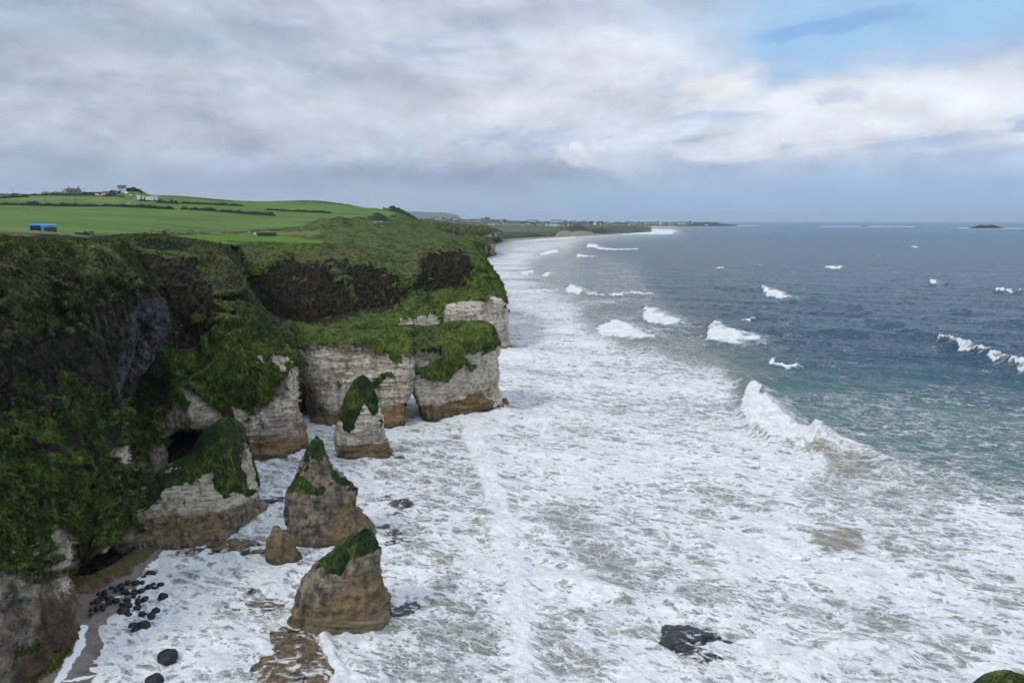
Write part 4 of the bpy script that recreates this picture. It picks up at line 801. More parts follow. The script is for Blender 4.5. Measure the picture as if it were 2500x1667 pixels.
for pts, h, wd in (([(2120, 775), (2288, 838), (2430, 888), (2600, 940)], 3.2, 13), ([(1850, 770), (1990, 800), (2120, 815)], 1.8, 9), ([(1480, 755), (1576, 762), (1668, 795), (1760, 800)], 2.2, 9), ([(1840, 955), (1800, 915), (1740, 885)], 2.0, 13), ([(1745, 700), (1856, 706), (1990, 740), (2100, 752)], 2.2, 6), ([(2180, 680), (2270, 692), (2430, 711), (2560, 720)], 2.2, 5.5),
        ([(1990, 1080), (2100, 1115), (2220, 1155), (2350, 1180)], 2.2, 18), ([(1380, 690), (1480, 712), (1620, 716)], 1.8, 5.5), ([(1560, 700), (1700, 705)], .7, 5), ([(1840, 725), (1960, 738), (2060, 735)], .7, 5), ([(2330, 755), (2500, 790), (2620, 800)], 2.0, 9), ([(1390, 1420), (1560, 1470), (1800, 1480)], 1.0, 30), ([(1700, 1330), (2000, 1400), (2300, 1420)], 1.0, 32), ([(1300, 1150), (1500, 1180), (1800, 1160)], .8, 24)):
    HZ += h * np.exp(-(dist_poly(sx + 4 * wj * fbm(W0 * .05, 2), sy + 5 * wj * fbm(W0 * .04 + 5, 2), pts) / wd) ** 2) * np.clip(.8 + .5 * fbm(W0 * .03, 2), .1, 1.5)
# the long surf line running in past the stacks, and other turbulent bands of thick foam
SURF = [([(1150, 1030), (1165, 1090), (1195, 1180), (1222, 1280), (1250, 1370), (1262, 1450), (1275, 1530), (1282, 1640), (1285, 1760)], 60, .84, .5),
        ([(1215, 1010), (1240, 1040), (1180, 1060)], 36, .8, .6), ([(1228, 868), (1260, 880), (1290, 870)], 30, .9, .6),
        ([(795, 1560), (825, 1640), (800, 1700)], 26, .9, .5), ([(690, 1500), (640, 1560), (600, 1600)], 30, .6, .2), ([(1900, 1640), (2050, 1590), (2200, 1600)], 60, .75, .5),
        ([(2000, 1100), (2080, 1115), (2150, 1140), (2200, 1180)], 22, .6, .6), ([(265, 1560), (262, 1530), (300, 1505), (330, 1475)], 26, .95, .15), ([(250, 1620), (245, 1700)], 20, .9, .1)]
fluff = np.zeros_like(sx)
for pts, wd, k, h in SURF:
    m = sl(pts, wd, .15); fluff = np.maximum(fluff, m * k); HZ += h * m * (.75 + .5 * fbm(W0 * .3, 3))
cov = np.maximum(cov, fluff * .96)
# foam at the horizon reefs and island
for pts, wd in (([(2005, 553.4), (2110, 552.6), (2230, 553.6)], 1.5), ([(2340, 556.6), (2420, 557.4), (2510, 557.8)], 1.8), ([(1765, 551), (1850, 551.4)], 1.2), ([(1545, 553.2), (1650, 553.0)], 1.0), ([(1555, 559), (1600, 560), (1650, 565)], 2.6)):
    cov = np.maximum(cov, (.95 if wd > 2 else .62) * sl(pts, wd * .8, .3, False))
# swell and chop
ang = math.radians(26); ca, sa = math.cos(ang), math.sin(ang)
Uw = XX * sa + YY * ca * 1.0; Vw = XX * ca - YY * sa
off = 1 - .25 * murk
sw = np.sin(Uw * .17 + 1.2 * pnoise(W0 * .018) * 3.0) * .55 * sstep(YY, 85, 150) * off
pw = np.stack([Vw * .05, Uw * .16, W0[..., 2]], -1)
sw = sw + .55 * ridged(pw * .9, 3) * .85 * off + .28 * fbm(np.stack([Vw * .22, Uw * .42, W0[..., 2] + 3], -1), 3)
sw = sw * sstep(1100 - YY, 0, 700) + .10 * fbm(W0 * .5, 2) * sstep(220 - YY, 0, 120)
foam_relief = .12 * np.clip(cov, 0, 1) * np.abs(fbm(W0 * .55 + 11, 3)) + (crest * .9 + fluff * .45) * (np.abs(fbm(W0 * np.array([.35, .35, 1]) + 3, 4)) * 1.1)
ZZ = sw + HZ * np.where(crest > .02, 1, .9) + foam_relief * sstep(900 - YY, 0, 300)
# rows near the shore under the sand stay low
SV = np.stack([XX, YY, ZZ - .25], -1)
def sea_material():
    m, n, b, out = new_mat("sea_water"); p = n.pos()
    c, mk, tq, tn, cr, fl = [n.attr(q) for q in ('c', 'mk', 'tq', 'tn', 'cr', 'fl')]
    x, y, z = n.sep(p); flat = n.rot(n.comb(x, y, 0.0), 0.45)
    far = n.ss(y, 150.0, 900.0)
    nbig = n.noise(n.vmul(flat, (.030, .055, 1)), 1.0, 5.0, .6, .5)
    nmid = n.noise(n.vmul(flat, (.16, .30, 1)), 1.0, 7.0, .62, .8)
    nfin = n.noise(n.vmul(flat, (1.0, 1.6, 1)), 1.0, 6.0, .65, .5)
    # warped cells: foam webs round open water
    wv = n.noise(n.vmul(flat, (.22, .36, 1)), 1.0, 4.0, .6, 0.0, True)
    wf = n.vadd(n.vmul(flat, (.33, .62, 1)), wv, 1.9)
    e1 = n.vor(wf, 1.0, 'DISTANCE_TO_EDGE'); e2 = n.vor(wf, 2.6, 'DISTANCE_TO_EDGE'); e3 = n.vor(n.vadd(n.vmul(flat, (.12, .26, 1)), wv, .9), 1.0, 'DISTANCE_TO_EDGE')
    cell = (e1 * .42 + e2 * .34 + e3 * .30)
    hole = (cell - .13) * 2.6 + (nmid - .5) * 1.35 + (nbig - .5) * 1.0 + (nfin - .5) * .75 + .5
    # whitecaps far out
    cap = n.noise(n.vmul(flat, (.035, .11, 1)), 1.0, 3.0, .55); cap2 = n.noise(n.vmul(flat, (.12, .5, 1)), 1.0, 4.0, .6)
    caps = n.ss(cap * .55 + cap2 * .45, .655, .70) * .9
    foam = n.ss(c - hole, -.09, .22)
    film = n.ss(c - hole + (n.noise(n.vmul(flat, (.5, .9, 1)), 1.0, 6.0, .7) - .5) * 1.1 + .20, -.10, .30) * .50
    lace = n.ss(e1.mn(e2 * 1.25), .085, .012) * n.ss(nmid + (c - .5) * .5, .38, .60) * n.ss(c, .12, .42) * .85
    foam = foam.mx(film).mx(lace)
    streak = n.ss(n.noise(n.vmul(flat, (.10, .85, 1)), 1.0, 6.0, .65, .6), .53, .70) * n.ss(c, .06, .30) * .8
    foam = foam.mx(streak * (1.0 - n.ss(c, .5, .75)))
    foam = foam.mx(n.ss(cr + (nmid - .5) * .9 + (nfin - .5) * .7, 0.36, .92)).mx(n.ss(fl + (nmid - .5) * 1.3 + (nfin - .5) * .5, .42, .85) * .93)
    foam = foam.mx(caps * n.ss(mk, .5, .0)).clamp()
    deep = n.mix(n.ss(x / y.mx(1.0), .05, .65), (.014, .052, .064), (.008, .052, .100)); deep = n.mix(n.ss(y, 400.0, 3500.0), deep, n.mix(n.ss(x / y.mx(1.0), .0, .5), (.020, .075, .105), (.012, .085, .185)))
    wat = n.mix(tq * n.ss(nbig, .3, .7, .45, 1.0), deep, (.080, .158, .150))
    wat = n.mix(mk * .92, wat, n.mix(n.ss(nmid * .6 + nbig * .4, .38, .62), (.150, .180, .155), (.260, .265, .225)))
    wat = n.mix((tq * mk) * .55, wat, (.085, .135, .105))
    wat = n.mix(n.ss(tn + (nmid - .5) * .5, .4, .9) * .8, wat, (.25, .205, .150))
    wat = n.mix(foam * .25 + n.ss(c, .1, .8) * .10, wat, (.42, .45, .42))
    fcol = n.mix(n.ss(nfin * .5 + nmid * .5, .35, .62), (.54, .565, .575), (.82, .82, .80))
    fcol = n.mix(n.ss(nbig, .55, .75) * n.ss(fl, .2, .8) * .6, fcol, (.80, .775, .70))
    col = n.mix(foam, wat, fcol)
    n.t.links.new(col, b.inputs['Base Color'])
    ro = n.ss(foam, .15, .7, .16, .8); n.t.links.new((ro + far * .12 * (1.0 - foam)).s, b.inputs['Roughness'])
    b.inputs['IOR'].default_value = 1.33
    n.t.links.new((n.ss(foam, .1, .6, .40, .12) * n.ss(y, 300.0, 2500.0, 1.0, .45)).s, b.inputs['Specular IOR Level'])
    wl = n.noise(n.vmul(flat, (.085, .32, 1)), 1.0, 6.0, .6, .6); ws = n.noise(n.vmul(flat, (.55, 1.3, 1)), 1.0, 5.0, .6, .4)
    hgt = wl * 2.6 + ws * .42
    hf = nfin * .30 + nmid * .55 - cell * .35
    n.t.links.new(n.bump(hgt * (1.0 - foam * .8) + hf * foam, .62, .95), b.inputs['Normal'])
    return m
M_SEA = sea_material()
sea = mesh_from("sea", SV, grid_quads(*SV.shape[:2])[:, ::-1], M_SEA, {'c': np.clip(cov, 0, 1), 'mk': np.clip(murk, 0, 1), 'tq': np.clip(teal, 0, 1), 'tn': np.clip(tan, 0, 1), 'cr': crest, 'fl': fluff})
tag(sea, "rough sea, white surf inshore and slate blue further out", kind='structure')

# ------------------------------------------------------------------ pebble cove
BEACH = [
 [(60, 1720, .9), (110, 1720, .7), (170, 1720, .35), (235, 1720, .05), (270, 1720, -.5), (330, 1720, -1.2)],
 [(100, 1650, 1.2), (150, 1650, .9), (195, 1645, .45), (248, 1640, .05), (280, 1635, -.5), (340, 1630, -1.2)],
 [(150, 1580, 1.8), (190, 1575, 1.2), (225, 1572, .6), (258, 1568, .05), (290, 1562, -.5), (350, 1560, -1.2)],
 [(160, 1530, 2.2), (195, 1530, 1.4), (230, 1528, .7), (264, 1535, .1), (300, 1530, -.5), (360, 1530, -1.2)],
 [(140, 1480, 2.6), (180, 1490, 1.7), (230, 1495, 1.0), (300, 1500, .2), (335, 1505, -.5), (390, 1510, -1.2)],
 [(140, 1430, 3.2), (190, 1450, 2.2), (245, 1462, 1.2), (315, 1465, .25), (350, 1465, -.4), (420, 1470, -1.2)],
 [(162, 1408, 3.2), (207, 1424, 2.6), (262, 1425, 1.5), (330, 1425, .3), (375, 1430, -.4), (440, 1440, -1.2)],
 [(225, 1400, 2.9), (262, 1400, 2.4), (300, 1395, 1.6), (360, 1385, .3), (400, 1395, -.4), (470, 1410, -1.2)],
 [(285, 1370, 2.6), (312, 1366, 2.2), (345, 1360, 1.5), (388, 1350, .3), (420, 1365, -.4), (480, 1380, -1.2)],
 [(334, 1338, 2.0), (348, 1340, 1.7), (370, 1335, 1.2), (398, 1332, .3), (425, 1340, -.4), (480, 1350, -1.2)],
]
bC = np.array([[P(px, py, z=z) for px, py, z in r] for r in BEACH])
Wu, _ = cr_weights(bC.shape[0], [26] * (bC.shape[0] - 1)); Wv, _ = cr_weights(6, [26] * 5)
BV = np.einsum('ai,bj,ijk->abk', Wu, Wv, bC); BV[..., 2] += .10 * fbm(BV * .6, 3) + .04 * fbm(BV * 2.5, 2)
bx_, by_ = proj(BV); bjx = bx_ + 8 * fbm(BV * .5, 3); bjy = by_ + 8 * fbm(BV * .5 + 20, 3)
algae = poly_mask(bjx, bjy, [(150, 1485), (175, 1455), (240, 1440), (310, 1405), (370, 1352), (400, 1325), (300, 1280), (140, 1360), (130, 1470)], 5)
greenb = poly_mask(bjx, bjy, [(180, 1440), (300, 1395), (370, 1350), (400, 1330), (330, 1320), (290, 1380), (185, 1420)], 8)
bwash = np.maximum(1 - sstep(dist_poly(bjx, bjy, [(205, 1532), (200, 1560), (190, 1590), (165, 1625), (130, 1670), (100, 1720)]), 3, 15), .0 * bjx)
bwash = np.maximum(bwash, .9 * (1 - sstep(dist_poly(bjx, bjy, [(150, 1665), (190, 1655), (240, 1640)]), 1, 5)))
bwash = np.maximum(bwash, .7 * (1 - sstep(dist_poly(bjx, bjy, [(255, 1470), (280, 1462), (330, 1435), (375, 1375)]), 2, 9)))
bwash = np.maximum(bwash, sstep(.22 - BV[..., 2], 0, .12))
def sand_material():
    m, n, b, out = new_mat("pebble_sand"); p = n.pos(); a, gb, ws_ = n.attr('a'), n.attr('gb'), n.attr('ws')
    x, y, z = n.sep(p); nf = n.noise(p, 1.1, 6.0, .65); pb = n.vor(p, 2.4); nn = n.noise(p, .35, 4.0)
    col = n.mix(n.ss(nn + (nf - .5) * .6, .36, .64), (.140, .118, .105), (.215, .168, .136))
    col = n.mix(n.ss(pb, .42, .08) * .5, col, (.075, .066, .065)); col = n.mix(n.ss(z + (nf - .5) * .4, .7, .1) * .55, col, (.085, .070, .062))
    al = n.mix(n.ss(nf, .36, .66), (.045, .028, .013), (.155, .090, .040)); al = n.mix(n.ss(gb + (nf - .5) * 1.4, .55, 1.0), al, n.mix(nf, (.030, .038, .010), (.085, .090, .022)))
    col = n.mix(n.ss(a + (nf - .5) * .5, .4, .6), col, al)
    col = n.mix(n.ss(ws_ + (nf - .5) * 1.5 + (nn - .5) * .8, .42, .75) * .95, col, (.80, .80, .79))
    n.t.links.new(col, b.inputs['Base Color']); n.t.links.new(n.ss(z, .1, 1.2, .35, .9).s, b.inputs['Roughness'])
    n.t.links.new(n.bump(nf * .6 + pb * .3, .6, .3), b.inputs['Normal']); return m
beach = mesh_from("beach", BV, grid_quads(*BV.shape[:2]), sand_material(), {'a': algae, 'gb': greenb, 'ws': bwash})
tag(beach, "small pebble and sand cove below the cave", kind='structure')
# ------------------------------------------------------------------ sea stacks
def stack(name, levels, Yc, bratio, mats, label, group=None, paint=(), amp=.6, K=220, shear=0.0, cat='sea stack', bmin=None, lean=0.0):
    """free-standing rock pillar: rings surveyed level by level, closed at the top, standing in the sea"""
    rings = []; n = len(levels)
    for i, (py, l, r) in enumerate(levels):
        c = P((l + r) / 2, py, Yc); half = abs(P(r, py, Yc)[0] - P(l, py, Yc)[0]) / 2
        rings.append((c, half, half * bratio if bmin is None else max(half * bratio, bmin * (i + 1) / n)))
    th = np.linspace(0, 2 * np.pi, K, endpoint=False)
    ctrl = np.zeros((n + 1, K, 3)); mw = np.zeros((n + 1, K, 4))
    for i, (c, a, bb) in enumerate(rings):
        ex = 1 + .10 * np.cos(3 * th + i * .5) * 0 + .0
        cx, sy_ = np.cos(th), np.sin(th)
        sq = (np.abs(cx) ** 3 + np.abs(sy_) ** 3) ** (-1 / 3.)        # slightly squared plan, like jointed chalk
        sq = .55 + .45 * sq
        ctrl[i, :, 0] = c[0] + a * cx * np.minimum(sq, 1.0 / np.maximum(np.abs(cx), 1e-3)); ctrl[i, :, 1] = c[1] + bb * sy_ * sq + shear * a * cx; ctrl[i, :, 2] = c[2]
        mw[i] = LET[mats[min(i, len(mats) - 1)]]
    ctrl[n] = ctrl[n - 1]; ctrl[n, :, 2] = -4.0; ctrl[n, :, :2] = (ctrl[n, :, :2] - rings[-1][0][:2]) * 1.05 + rings[-1][0][:2]; mw[n] = mw[n - 1]
    steps = [max(4, int(abs(levels[i + 1][0] - levels[i][0]) / 2.2)) for i in range(n - 1)] + [6]
    Wu, Lu = cr_weights(n + 1, steps)
    V = np.einsum('ai,ijk->ajk', Wu, ctrl); M = np.einsum('ai,ijk->ajk', Lu, mw)
    # dome
    top = V[0]; c0 = top.mean(0); dome, dm = [], []
    for q in (.35, .7, .9):
        d = c0 + (top - c0) * q; d[:, 2] = c0[2] + (1 - q * q) * .5; dome.append(d); dm.append(M[0])
    V = np.concatenate([np.array(dome), V]); M = np.concatenate([np.array(dm), M])
    Vw = np.concatenate([V[:, -1:], V, V[:, :1]], 1)
    N = np.cross(np.gradient(Vw, axis=1), np.gradient(Vw, axis=0))[:, 1:-1]; N /= np.linalg.norm(N, axis=-1, keepdims=True) + 1e-9
    outw = V - V.mean(1, keepdims=True); N *= np.sign((N * outw).sum(-1).mean())
    ch = {c: M[..., i] for i, c in enumerate('gkol')}; ch['b'] = M[..., 0] * 0
    for k_, poly, value, fe in paint:
        m = world_mask(V, poly, fe, 5., .5) * (N[..., 1] < .35); ch[k_] = ch[k_] * (1 - m) + value * m
    ch['g'] = ragged(V, N, ch['g']); ch['y'] = np.clip(-.32 + .40 * fbm(V * .25, 2), -.8, .6)
    dsp = rock_displace(V, N, ch['g'], ch['k'], ch['l'], amp, .10); V = V + N * (dsp - dsp.mean())[..., None]
    nu = V.shape[0]; qd = grid_quads(nu, K, wrap=True)
    ci = nu * K; verts = np.concatenate([V.reshape(-1, 3), V[0].mean(0)[None] + np.array([[0, 0, .2]])])
    tri = np.array([[ci, (j + 1) % K, j] for j in range(K)])
    at = {c: np.append(v.ravel(), v[0].mean()) for c, v in ch.items()}
    # faces must look outward
    q0 = qd[len(qd) // 2]; nn = np.cross(verts[q0[1]] - verts[q0[0]], verts[q0[2]] - verts[q0[0]]); flip = nn @ (verts[q0].mean(0) - V[nu // 2].mean(0)) < 0
    if flip: qd = qd[:, ::-1]; tri = tri[:, ::-1]
    o = mesh_from(name, verts, qd, M_CLIFF, at, tris=tri); tag(o, label, cat, group)
    ob_data[o.name] = (V, ch['g'], ch['y']); return o
SG = "chalk sea stacks off the headland"
s2 = stack("sea_stack", [(1071, 766, 780), (1078, 757, 789), (1110, 741, 797), (1152, 732, 813), (1172, 718, 838), (1200, 706, 864), (1240, 703, 867), (1275, 711, 893), (1300, 716, 915), (1318, 720, 925)], 103, .62, "GhddDdDDDO",
 "twin shouldered stack with a slim green tip, behind the fin stack", SG, [('g', [(752, 1070), (790, 1070), (800, 1110), (775, 1130), (748, 1100)], .95, 5), ('g', [(712, 1165), (740, 1165), (765, 1185), (800, 1190), (790, 1210), (730, 1200), (708, 1200)], .95, 5), ('g', [(805, 1150), (845, 1172), (852, 1185), (820, 1180)], .9, 4), ('k', [(700, 1205), (760, 1200), (730, 1290), (715, 1290)], .42, 12), ('g', [(735, 1112), (790, 1130), (810, 1165), (770, 1180), (740, 1160)], .18, 5), ('o', [(860, 1215), (900, 1270), (920, 1330), (780, 1335), (820, 1240)], .62, 18), ('g', [(700, 1225), (870, 1200), (930, 1330), (700, 1330)], .05, 8)], .66, shear=.1)
s3 = stack("sea_stack", [(1301, 878, 907), (1307, 858, 914), (1320, 838, 920), (1341, 812, 929), (1383, 768, 927), (1407, 747, 930), (1452, 727, 940), (1491, 714, 954), (1522, 698, 962)], 80, .62, "GGGdDDDOO",
 "leaning fin shaped stack standing nearest in the surf", SG, [('g', [(838, 1312), (878, 1298), (912, 1300), (912, 1325), (895, 1332), (890, 1350), (850, 1370), (835, 1405), (800, 1400), (792, 1380), (766, 1388), (800, 1345)], 1., 4), ('g', [(762, 1395), (800, 1405), (850, 1400), (960, 1330), (970, 1560), (690, 1560)], .04, 5), ('k', [(735, 1420), (800, 1400), (840, 1420), (800, 1480), (720, 1500)], .42, 14), ('k', [(740, 1380), (930, 1340), (940, 1470), (800, 1480)], .52, 20), ('o', [(840, 1400), (935, 1400), (965, 1520), (940, 1560), (690, 1560), (690, 1510), (800, 1480)], .66, 20)], .66, shear=.0)
s4 = stack("sea_stack", [(921, 878, 892), (930, 865, 903), (955, 849, 916), (985, 835, 925), (1010, 827, 931), (1040, 821, 938), (1075, 819, 946), (1100, 825, 956), (1119, 830, 970)], 141.5, .55, "GGhkkkKKOO",
 "pale tapering stack standing in front of the white promontory", SG, [('g', [(868, 918), (905, 918), (920, 960), (922, 1005), (908, 1020), (900, 990), (880, 965), (880, 1010), (865, 1030), (870, 1050), (838, 1050), (828, 1010), (848, 960)], .97, 4), ('g', [(885, 985), (900, 1000), (915, 1020), (945, 1080), (820, 1090), (822, 1058), (875, 1055)], .05, 4), ('o', [(822, 1090), (950, 1075), (985, 1125), (825, 1130)], .8, 8)], .8)
s5 = stack("sea_stack", [(1290, 664, 690), (1300, 658, 700), (1317, 656, 715), (1345, 654, 723), (1360, 657, 740), (1376, 662, 750)], 95.3, .7, "ODOOOO", "small blunt tan stack beside the low brown ledge", SG, (('k', [(640, 1280), (760, 1280), (760, 1390), (640, 1390)], .5, 8),), .6, K=120)

S1 = [
 [(285, 1148, 108), (292, 1185, 104), (300, 1220, 101), (308, 1260, 99), (315, 1300, 98), (330, 1347, None)],
 [(340, 1166, 108), (342, 1200, 104), (345, 1240, 101.5), (350, 1280, 100), (356, 1312, 99), (368, 1345, None)],
 [(386, 1170, 108), (390, 1200, 104.5), (396, 1240, 102.5), (404, 1280, 101), (410, 1312, 100), (418, 1340, None)],
 [(398, 1146, 109), (404, 1182, 105), (412, 1230, 103), (420, 1275, 101.4), (428, 1312, 100.2), (434, 1339, None)],
 [(462, 1114, 110), (466, 1150, 106), (470, 1200, 104), (474, 1250, 102), (480, 1300, 100.5), (487, 1336, None)],
 [(505, 1058, 111), (508, 1110, 107), (512, 1170, 105), (516, 1230, 103), (522, 1285, 101.6), (525, 1326, None)],
 [(540, 1029, 112), (545, 1080, 108), (550, 1150, 106), (554, 1220, 104.4), (558, 1275, 103.4), (560, 1310, None)],
 [(570, 1041, 114), (584, 1090, 111), (590, 1150, 109.5), (597, 1205, 108.4), (602, 1245, 108), (608, 1272, None)],
 [(591, 1062, 117), (606, 1102, 115), (617, 1150, 114.4), (623, 1190, 114), (628, 1225, 113.6), (645, 1243, None)],
 [(587, 1064, 122), (602, 1104, 122), (611, 1150, 121), (614, 1190, 120), (618, 1215, 119.5), (625, 1230, 119)],
]
s1 = loft("sea_stack", S1, ["GHhkDD", "GGkDDD", "GGkDDD", "kkKDDD", "GhkKDD", "GGhkDD", "GGHkDD", "GHhKDD", "GkKKDD", "GkKKDD"], M_CLIFF, res=2.2, amp=.62, dry=-.26, gd=.25, back=[(3.0, -1.0), (6.5, -9.0), (8.0, -999)],
 paint=[('o', [(300, 1100), (700, 1000), (700, 1360), (300, 1360)], .36, 8), ('g', [(300, 1150), (345, 1165), (385, 1172), (385, 1190), (345, 1230), (330, 1260), (300, 1240)], .9, 6), ('g', [(470, 1110), (505, 1058), (540, 1028), (575, 1045), (592, 1070), (575, 1090), (580, 1120), (600, 1130), (575, 1150), (620, 1200), (600, 1210), (550, 1200), (525, 1200), (512, 1170), (520, 1140), (480, 1160), (400, 1200), (390, 1180), (425, 1160)], .97, 6), ('g', [(580, 1080), (600, 1080), (612, 1110), (625, 1170), (605, 1180), (585, 1140)], .12, 6),
        ('g', [(330, 1280), (400, 1215), (520, 1150), (520, 1195), (560, 1215), (640, 1215), (645, 1250), (540, 1330), (340, 1350)], .06, 7), ('k', [(440, 1260), (640, 1220), (640, 1250), (540, 1330), (430, 1345)], .5, 14), ('o', [(330, 1300), (420, 1260), (520, 1230), (560, 1300), (400, 1345)], .5, 12)], kind=None, label="broad grassy chalk stack joined to the near headland by a saddle")
s1['category'] = 'sea stack'; s1['group'] = SG

# ------------------------------------------------------------------ boulders, ledges and skerries
import bmesh
def ico(sub):
    bm = bmesh.new(); bmesh.ops.create_icosphere(bm, subdivisions=sub, radius=1.0)
    V = np.array([v.co[:] for v in bm.verts]); F = np.array([[v.index for v in f.verts] for f in bm.faces]); bm.free(); return V, F
ICO = {3: ico(3), 4: ico(4), 5: ico(5)}
def rock_mesh(sub, size, seed, rough=.28, facet=.5, flat=None):
    V, F = ICO[sub]; V = V.copy(); r_ = np.random.default_rng(seed); o = r_.uniform(-50, 50, 3)
    for _ in range(9):                                   # joint planes knock flats off the ball
        d = r_.normal(size=3); d /= np.linalg.norm(d); h = r_.uniform(.55, .9); s = V @ d
        V = np.where((s > h)[:, None], V - d * ((s - h) * facet)[:, None], V)
    V = V * (1 + rough * fbm(V * 1.1 + o, 3)[:, None] + rough * .35 * fbm(V * 3.5 + o, 3)[:, None])
    return V * np.array(size), F
def black_rock_mat(name, c0, c1, wet=.42):
    m, n, b, out = new_mat(name); p = n.pos(); nf = n.noise(p, 2.2, 6.0, .65); x, y, z = n.sep(p); nb = n.noise(p, .5, 5.0)
    col = n.mix(n.ss(nf, .35, .68), c0, c1)
    n.t.links.new(col, b.inputs['Base Color']); b.inputs['Roughness'].default_value = wet; b.inputs['Specular IOR Level'].default_value = .35
    n.t.links.new(n.bump(nf, .6, .25), b.inputs['Normal']); return m
M_BLACK = black_rock_mat("wet_black_basalt", (.0075, .009, .012), (.026, .028, .033))
def washed_mat():
    m, n, b, out = new_mat("washed_ledge"); p = n.pos(); nf = n.noise(p, 1.0, 6.0, .65); x, y, z = n.sep(p); nw = n.noise(n.vmul(p, (.5, .9, .6)), 1.0, 6.0, .65, .8); lt = n.attr('lt')
    col = n.mix(n.ss(nf, .35, .66), (.045, .034, .020), (.20, .135, .065))
    dark = n.mix(n.ss(nf, .35, .68), (.010, .012, .016), (.045, .045, .05)); col = n.mix(lt, dark, col)
    col = n.mix(n.ss(n.noise(p, 2.5, 4.0), .58, .66) * .8, col, (.02, .018, .015))
    col = n.mix(n.ss(nw + (0.9 - z) * .14, .56, .68) * .88, col, (.70, .71, .70))
    n.t.links.new(col, b.inputs['Base Color']); b.inputs['Roughness'].default_value = .4
    n.t.links.new(n.bump(nf, .7, .4), b.inputs['Normal']); return m
M_LEDGE = washed_mat()
def put_rock(name, px, py, wpx, hk, mat, label, cat, group, seed, sub=4, z0=0.0, depth=1.0, rough=.28, sink=.35, rotz=None, lt=None, facet=.5):
    c = P(px, py, z=z0); u = np.hypot(c[1], CAM_H) / FPX * (1.0)
    a = wpx * u / 2; V, F = rock_mesh(sub, (a, a * depth, a * hk), seed, rough, facet)
    ang = random.uniform(-.5, .5) if rotz is None else rotz
    R = np.array([[math.cos(ang), -math.sin(ang), 0], [math.sin(ang), math.cos(ang), 0], [0, 0, 1]])
    V = V @ R.T
    o = mesh_from(name, V, None, mat, {'lt': np.full(len(V), lt)} if lt is not None else None, tris=F)
    o.location = (c[0], c[1], z0 + a * hk * (1 - 2 * sink) * .5); tag(o, label, cat, group); return o
BG = "black boulders scattered on the cove"
BOULD = [(1757, 283, 115), (1685, 330, 90), (1595, 385, 85), (1665, 395, 80), (1755, 360, 45), (1790, 410, 60), (1745, 445, 90), (1655, 480, 80), (1575, 485, 70), (1880, 412, 72), (1822, 455, 62), (1500, 380, 65), (1420, 425, 80), (1360, 468, 60), (1305, 446, 55), (1465, 492, 85), (1570, 515, 60), (1520, 512, 30), (1228, 490, 62), (1160, 517, 55), (1220, 538, 72), (1175, 575, 60), (1132, 605, 60), (1080, 625, 45), (1285, 577, 75), (1355, 592, 75), (1265, 615, 45), (1295, 630, 35), (1200, 662, 65), (1140, 693, 65), (1212, 697, 42), (1065, 708, 40), (1062, 760, 40), (1252, 650, 30), (1560, 555, 55), (1490, 590, 75), (1485, 650, 105), (1445, 715, 115), (1490, 765, 90), (1605, 680, 80), (1555, 725, 38), (1415, 635, 38), (1700, 575, 80), (1615, 585, 55), (1635, 550, 35), (1618, 617, 65), (1910, 545, 108), (1820, 710, 90), (1770, 768, 85), (1665, 750, 75), (1685, 890, 140), (1595, 945, 95), (1560, 893, 100), (1615, 865, 25), (1965, 1250, 205), (1812, 1525, 165)]
BL = {0: "largest round boulder at the head of the dense black pile", 9: "rounded boulder in the foam beside the dense black pile", 46: "big smooth boulder standing alone in the foam beyond the pile", 47: "upper of two oval boulders in the thin foam", 48: "lower flatter one of two oval boulders in the foam",
      49: "flat oval boulder awash between the big pair and the foam", 50: "broken topped boulder, biggest of the three by the foam tongue", 51: "round boulder under the broken topped boulder by the foam", 52: "low flat boulder beside the broken topped boulder", 54: "very large black boulder alone in the surf below the cove", 55: "black boulder cut by the bottom edge of the photograph",
      36: "wide low boulder touching the big round one on wet sand", 37: "biggest round boulder on the wet sand edge", 38: "round boulder just below the biggest one on wet sand", 39: "egg shaped boulder on wet sand between pile and foam", 25: "pointed wedge shaped boulder lying on dry sand", 14: "round boulder at the edge of the brown algae", 32: "smallest dark stone alone on the open sand", 31: "thin flat stone alone at the sand's inner side",
      42: "rounded boulder with foam washing round its foot", 11: "tall boulder at the top of the slanting row by the algae", 12: "wide boulder in the middle of the slanting row by the algae", 15: "blunt boulder between the slanting row and the dense pile"}
def beach_z(x, y):
    d = (BV[..., 0] - x) ** 2 + (BV[..., 1] - y) ** 2; i = np.argmin(d); return max(0.0, float(BV[..., 2].ravel()[i]))
for i, (cx, cy, wd) in enumerate(BOULD):
    px, py = cx / 4.795, 1340 + cy / 4.795; q = P(px, py, z=.3); z0 = beach_z(q[0], q[1])
    small, onsand, pile = wd < 50, cx < 1420 and cy > 480, 1530 < cx < 1830 and cy < 520
    lab = BL.get(i) or ("black boulder packed into the dense pile at the surf edge" if pile else "small dark stone lying among the black boulders" if small else "black boulder lying on the dry sand below the algae" if onsand else "medium black boulder at the wet edge of the cove")
    put_rock("boulder", px, py + wd / 4.795 * .22, wd / 4.795 * 1.12, random.uniform(.62, .82), M_BLACK, lab, "boulder", BG, 100 + i, 3 if wd < 60 else 4, z0, random.uniform(.8, 1.0), .15, .20, facet=.34)
RG = "wave washed rocks in the foam"
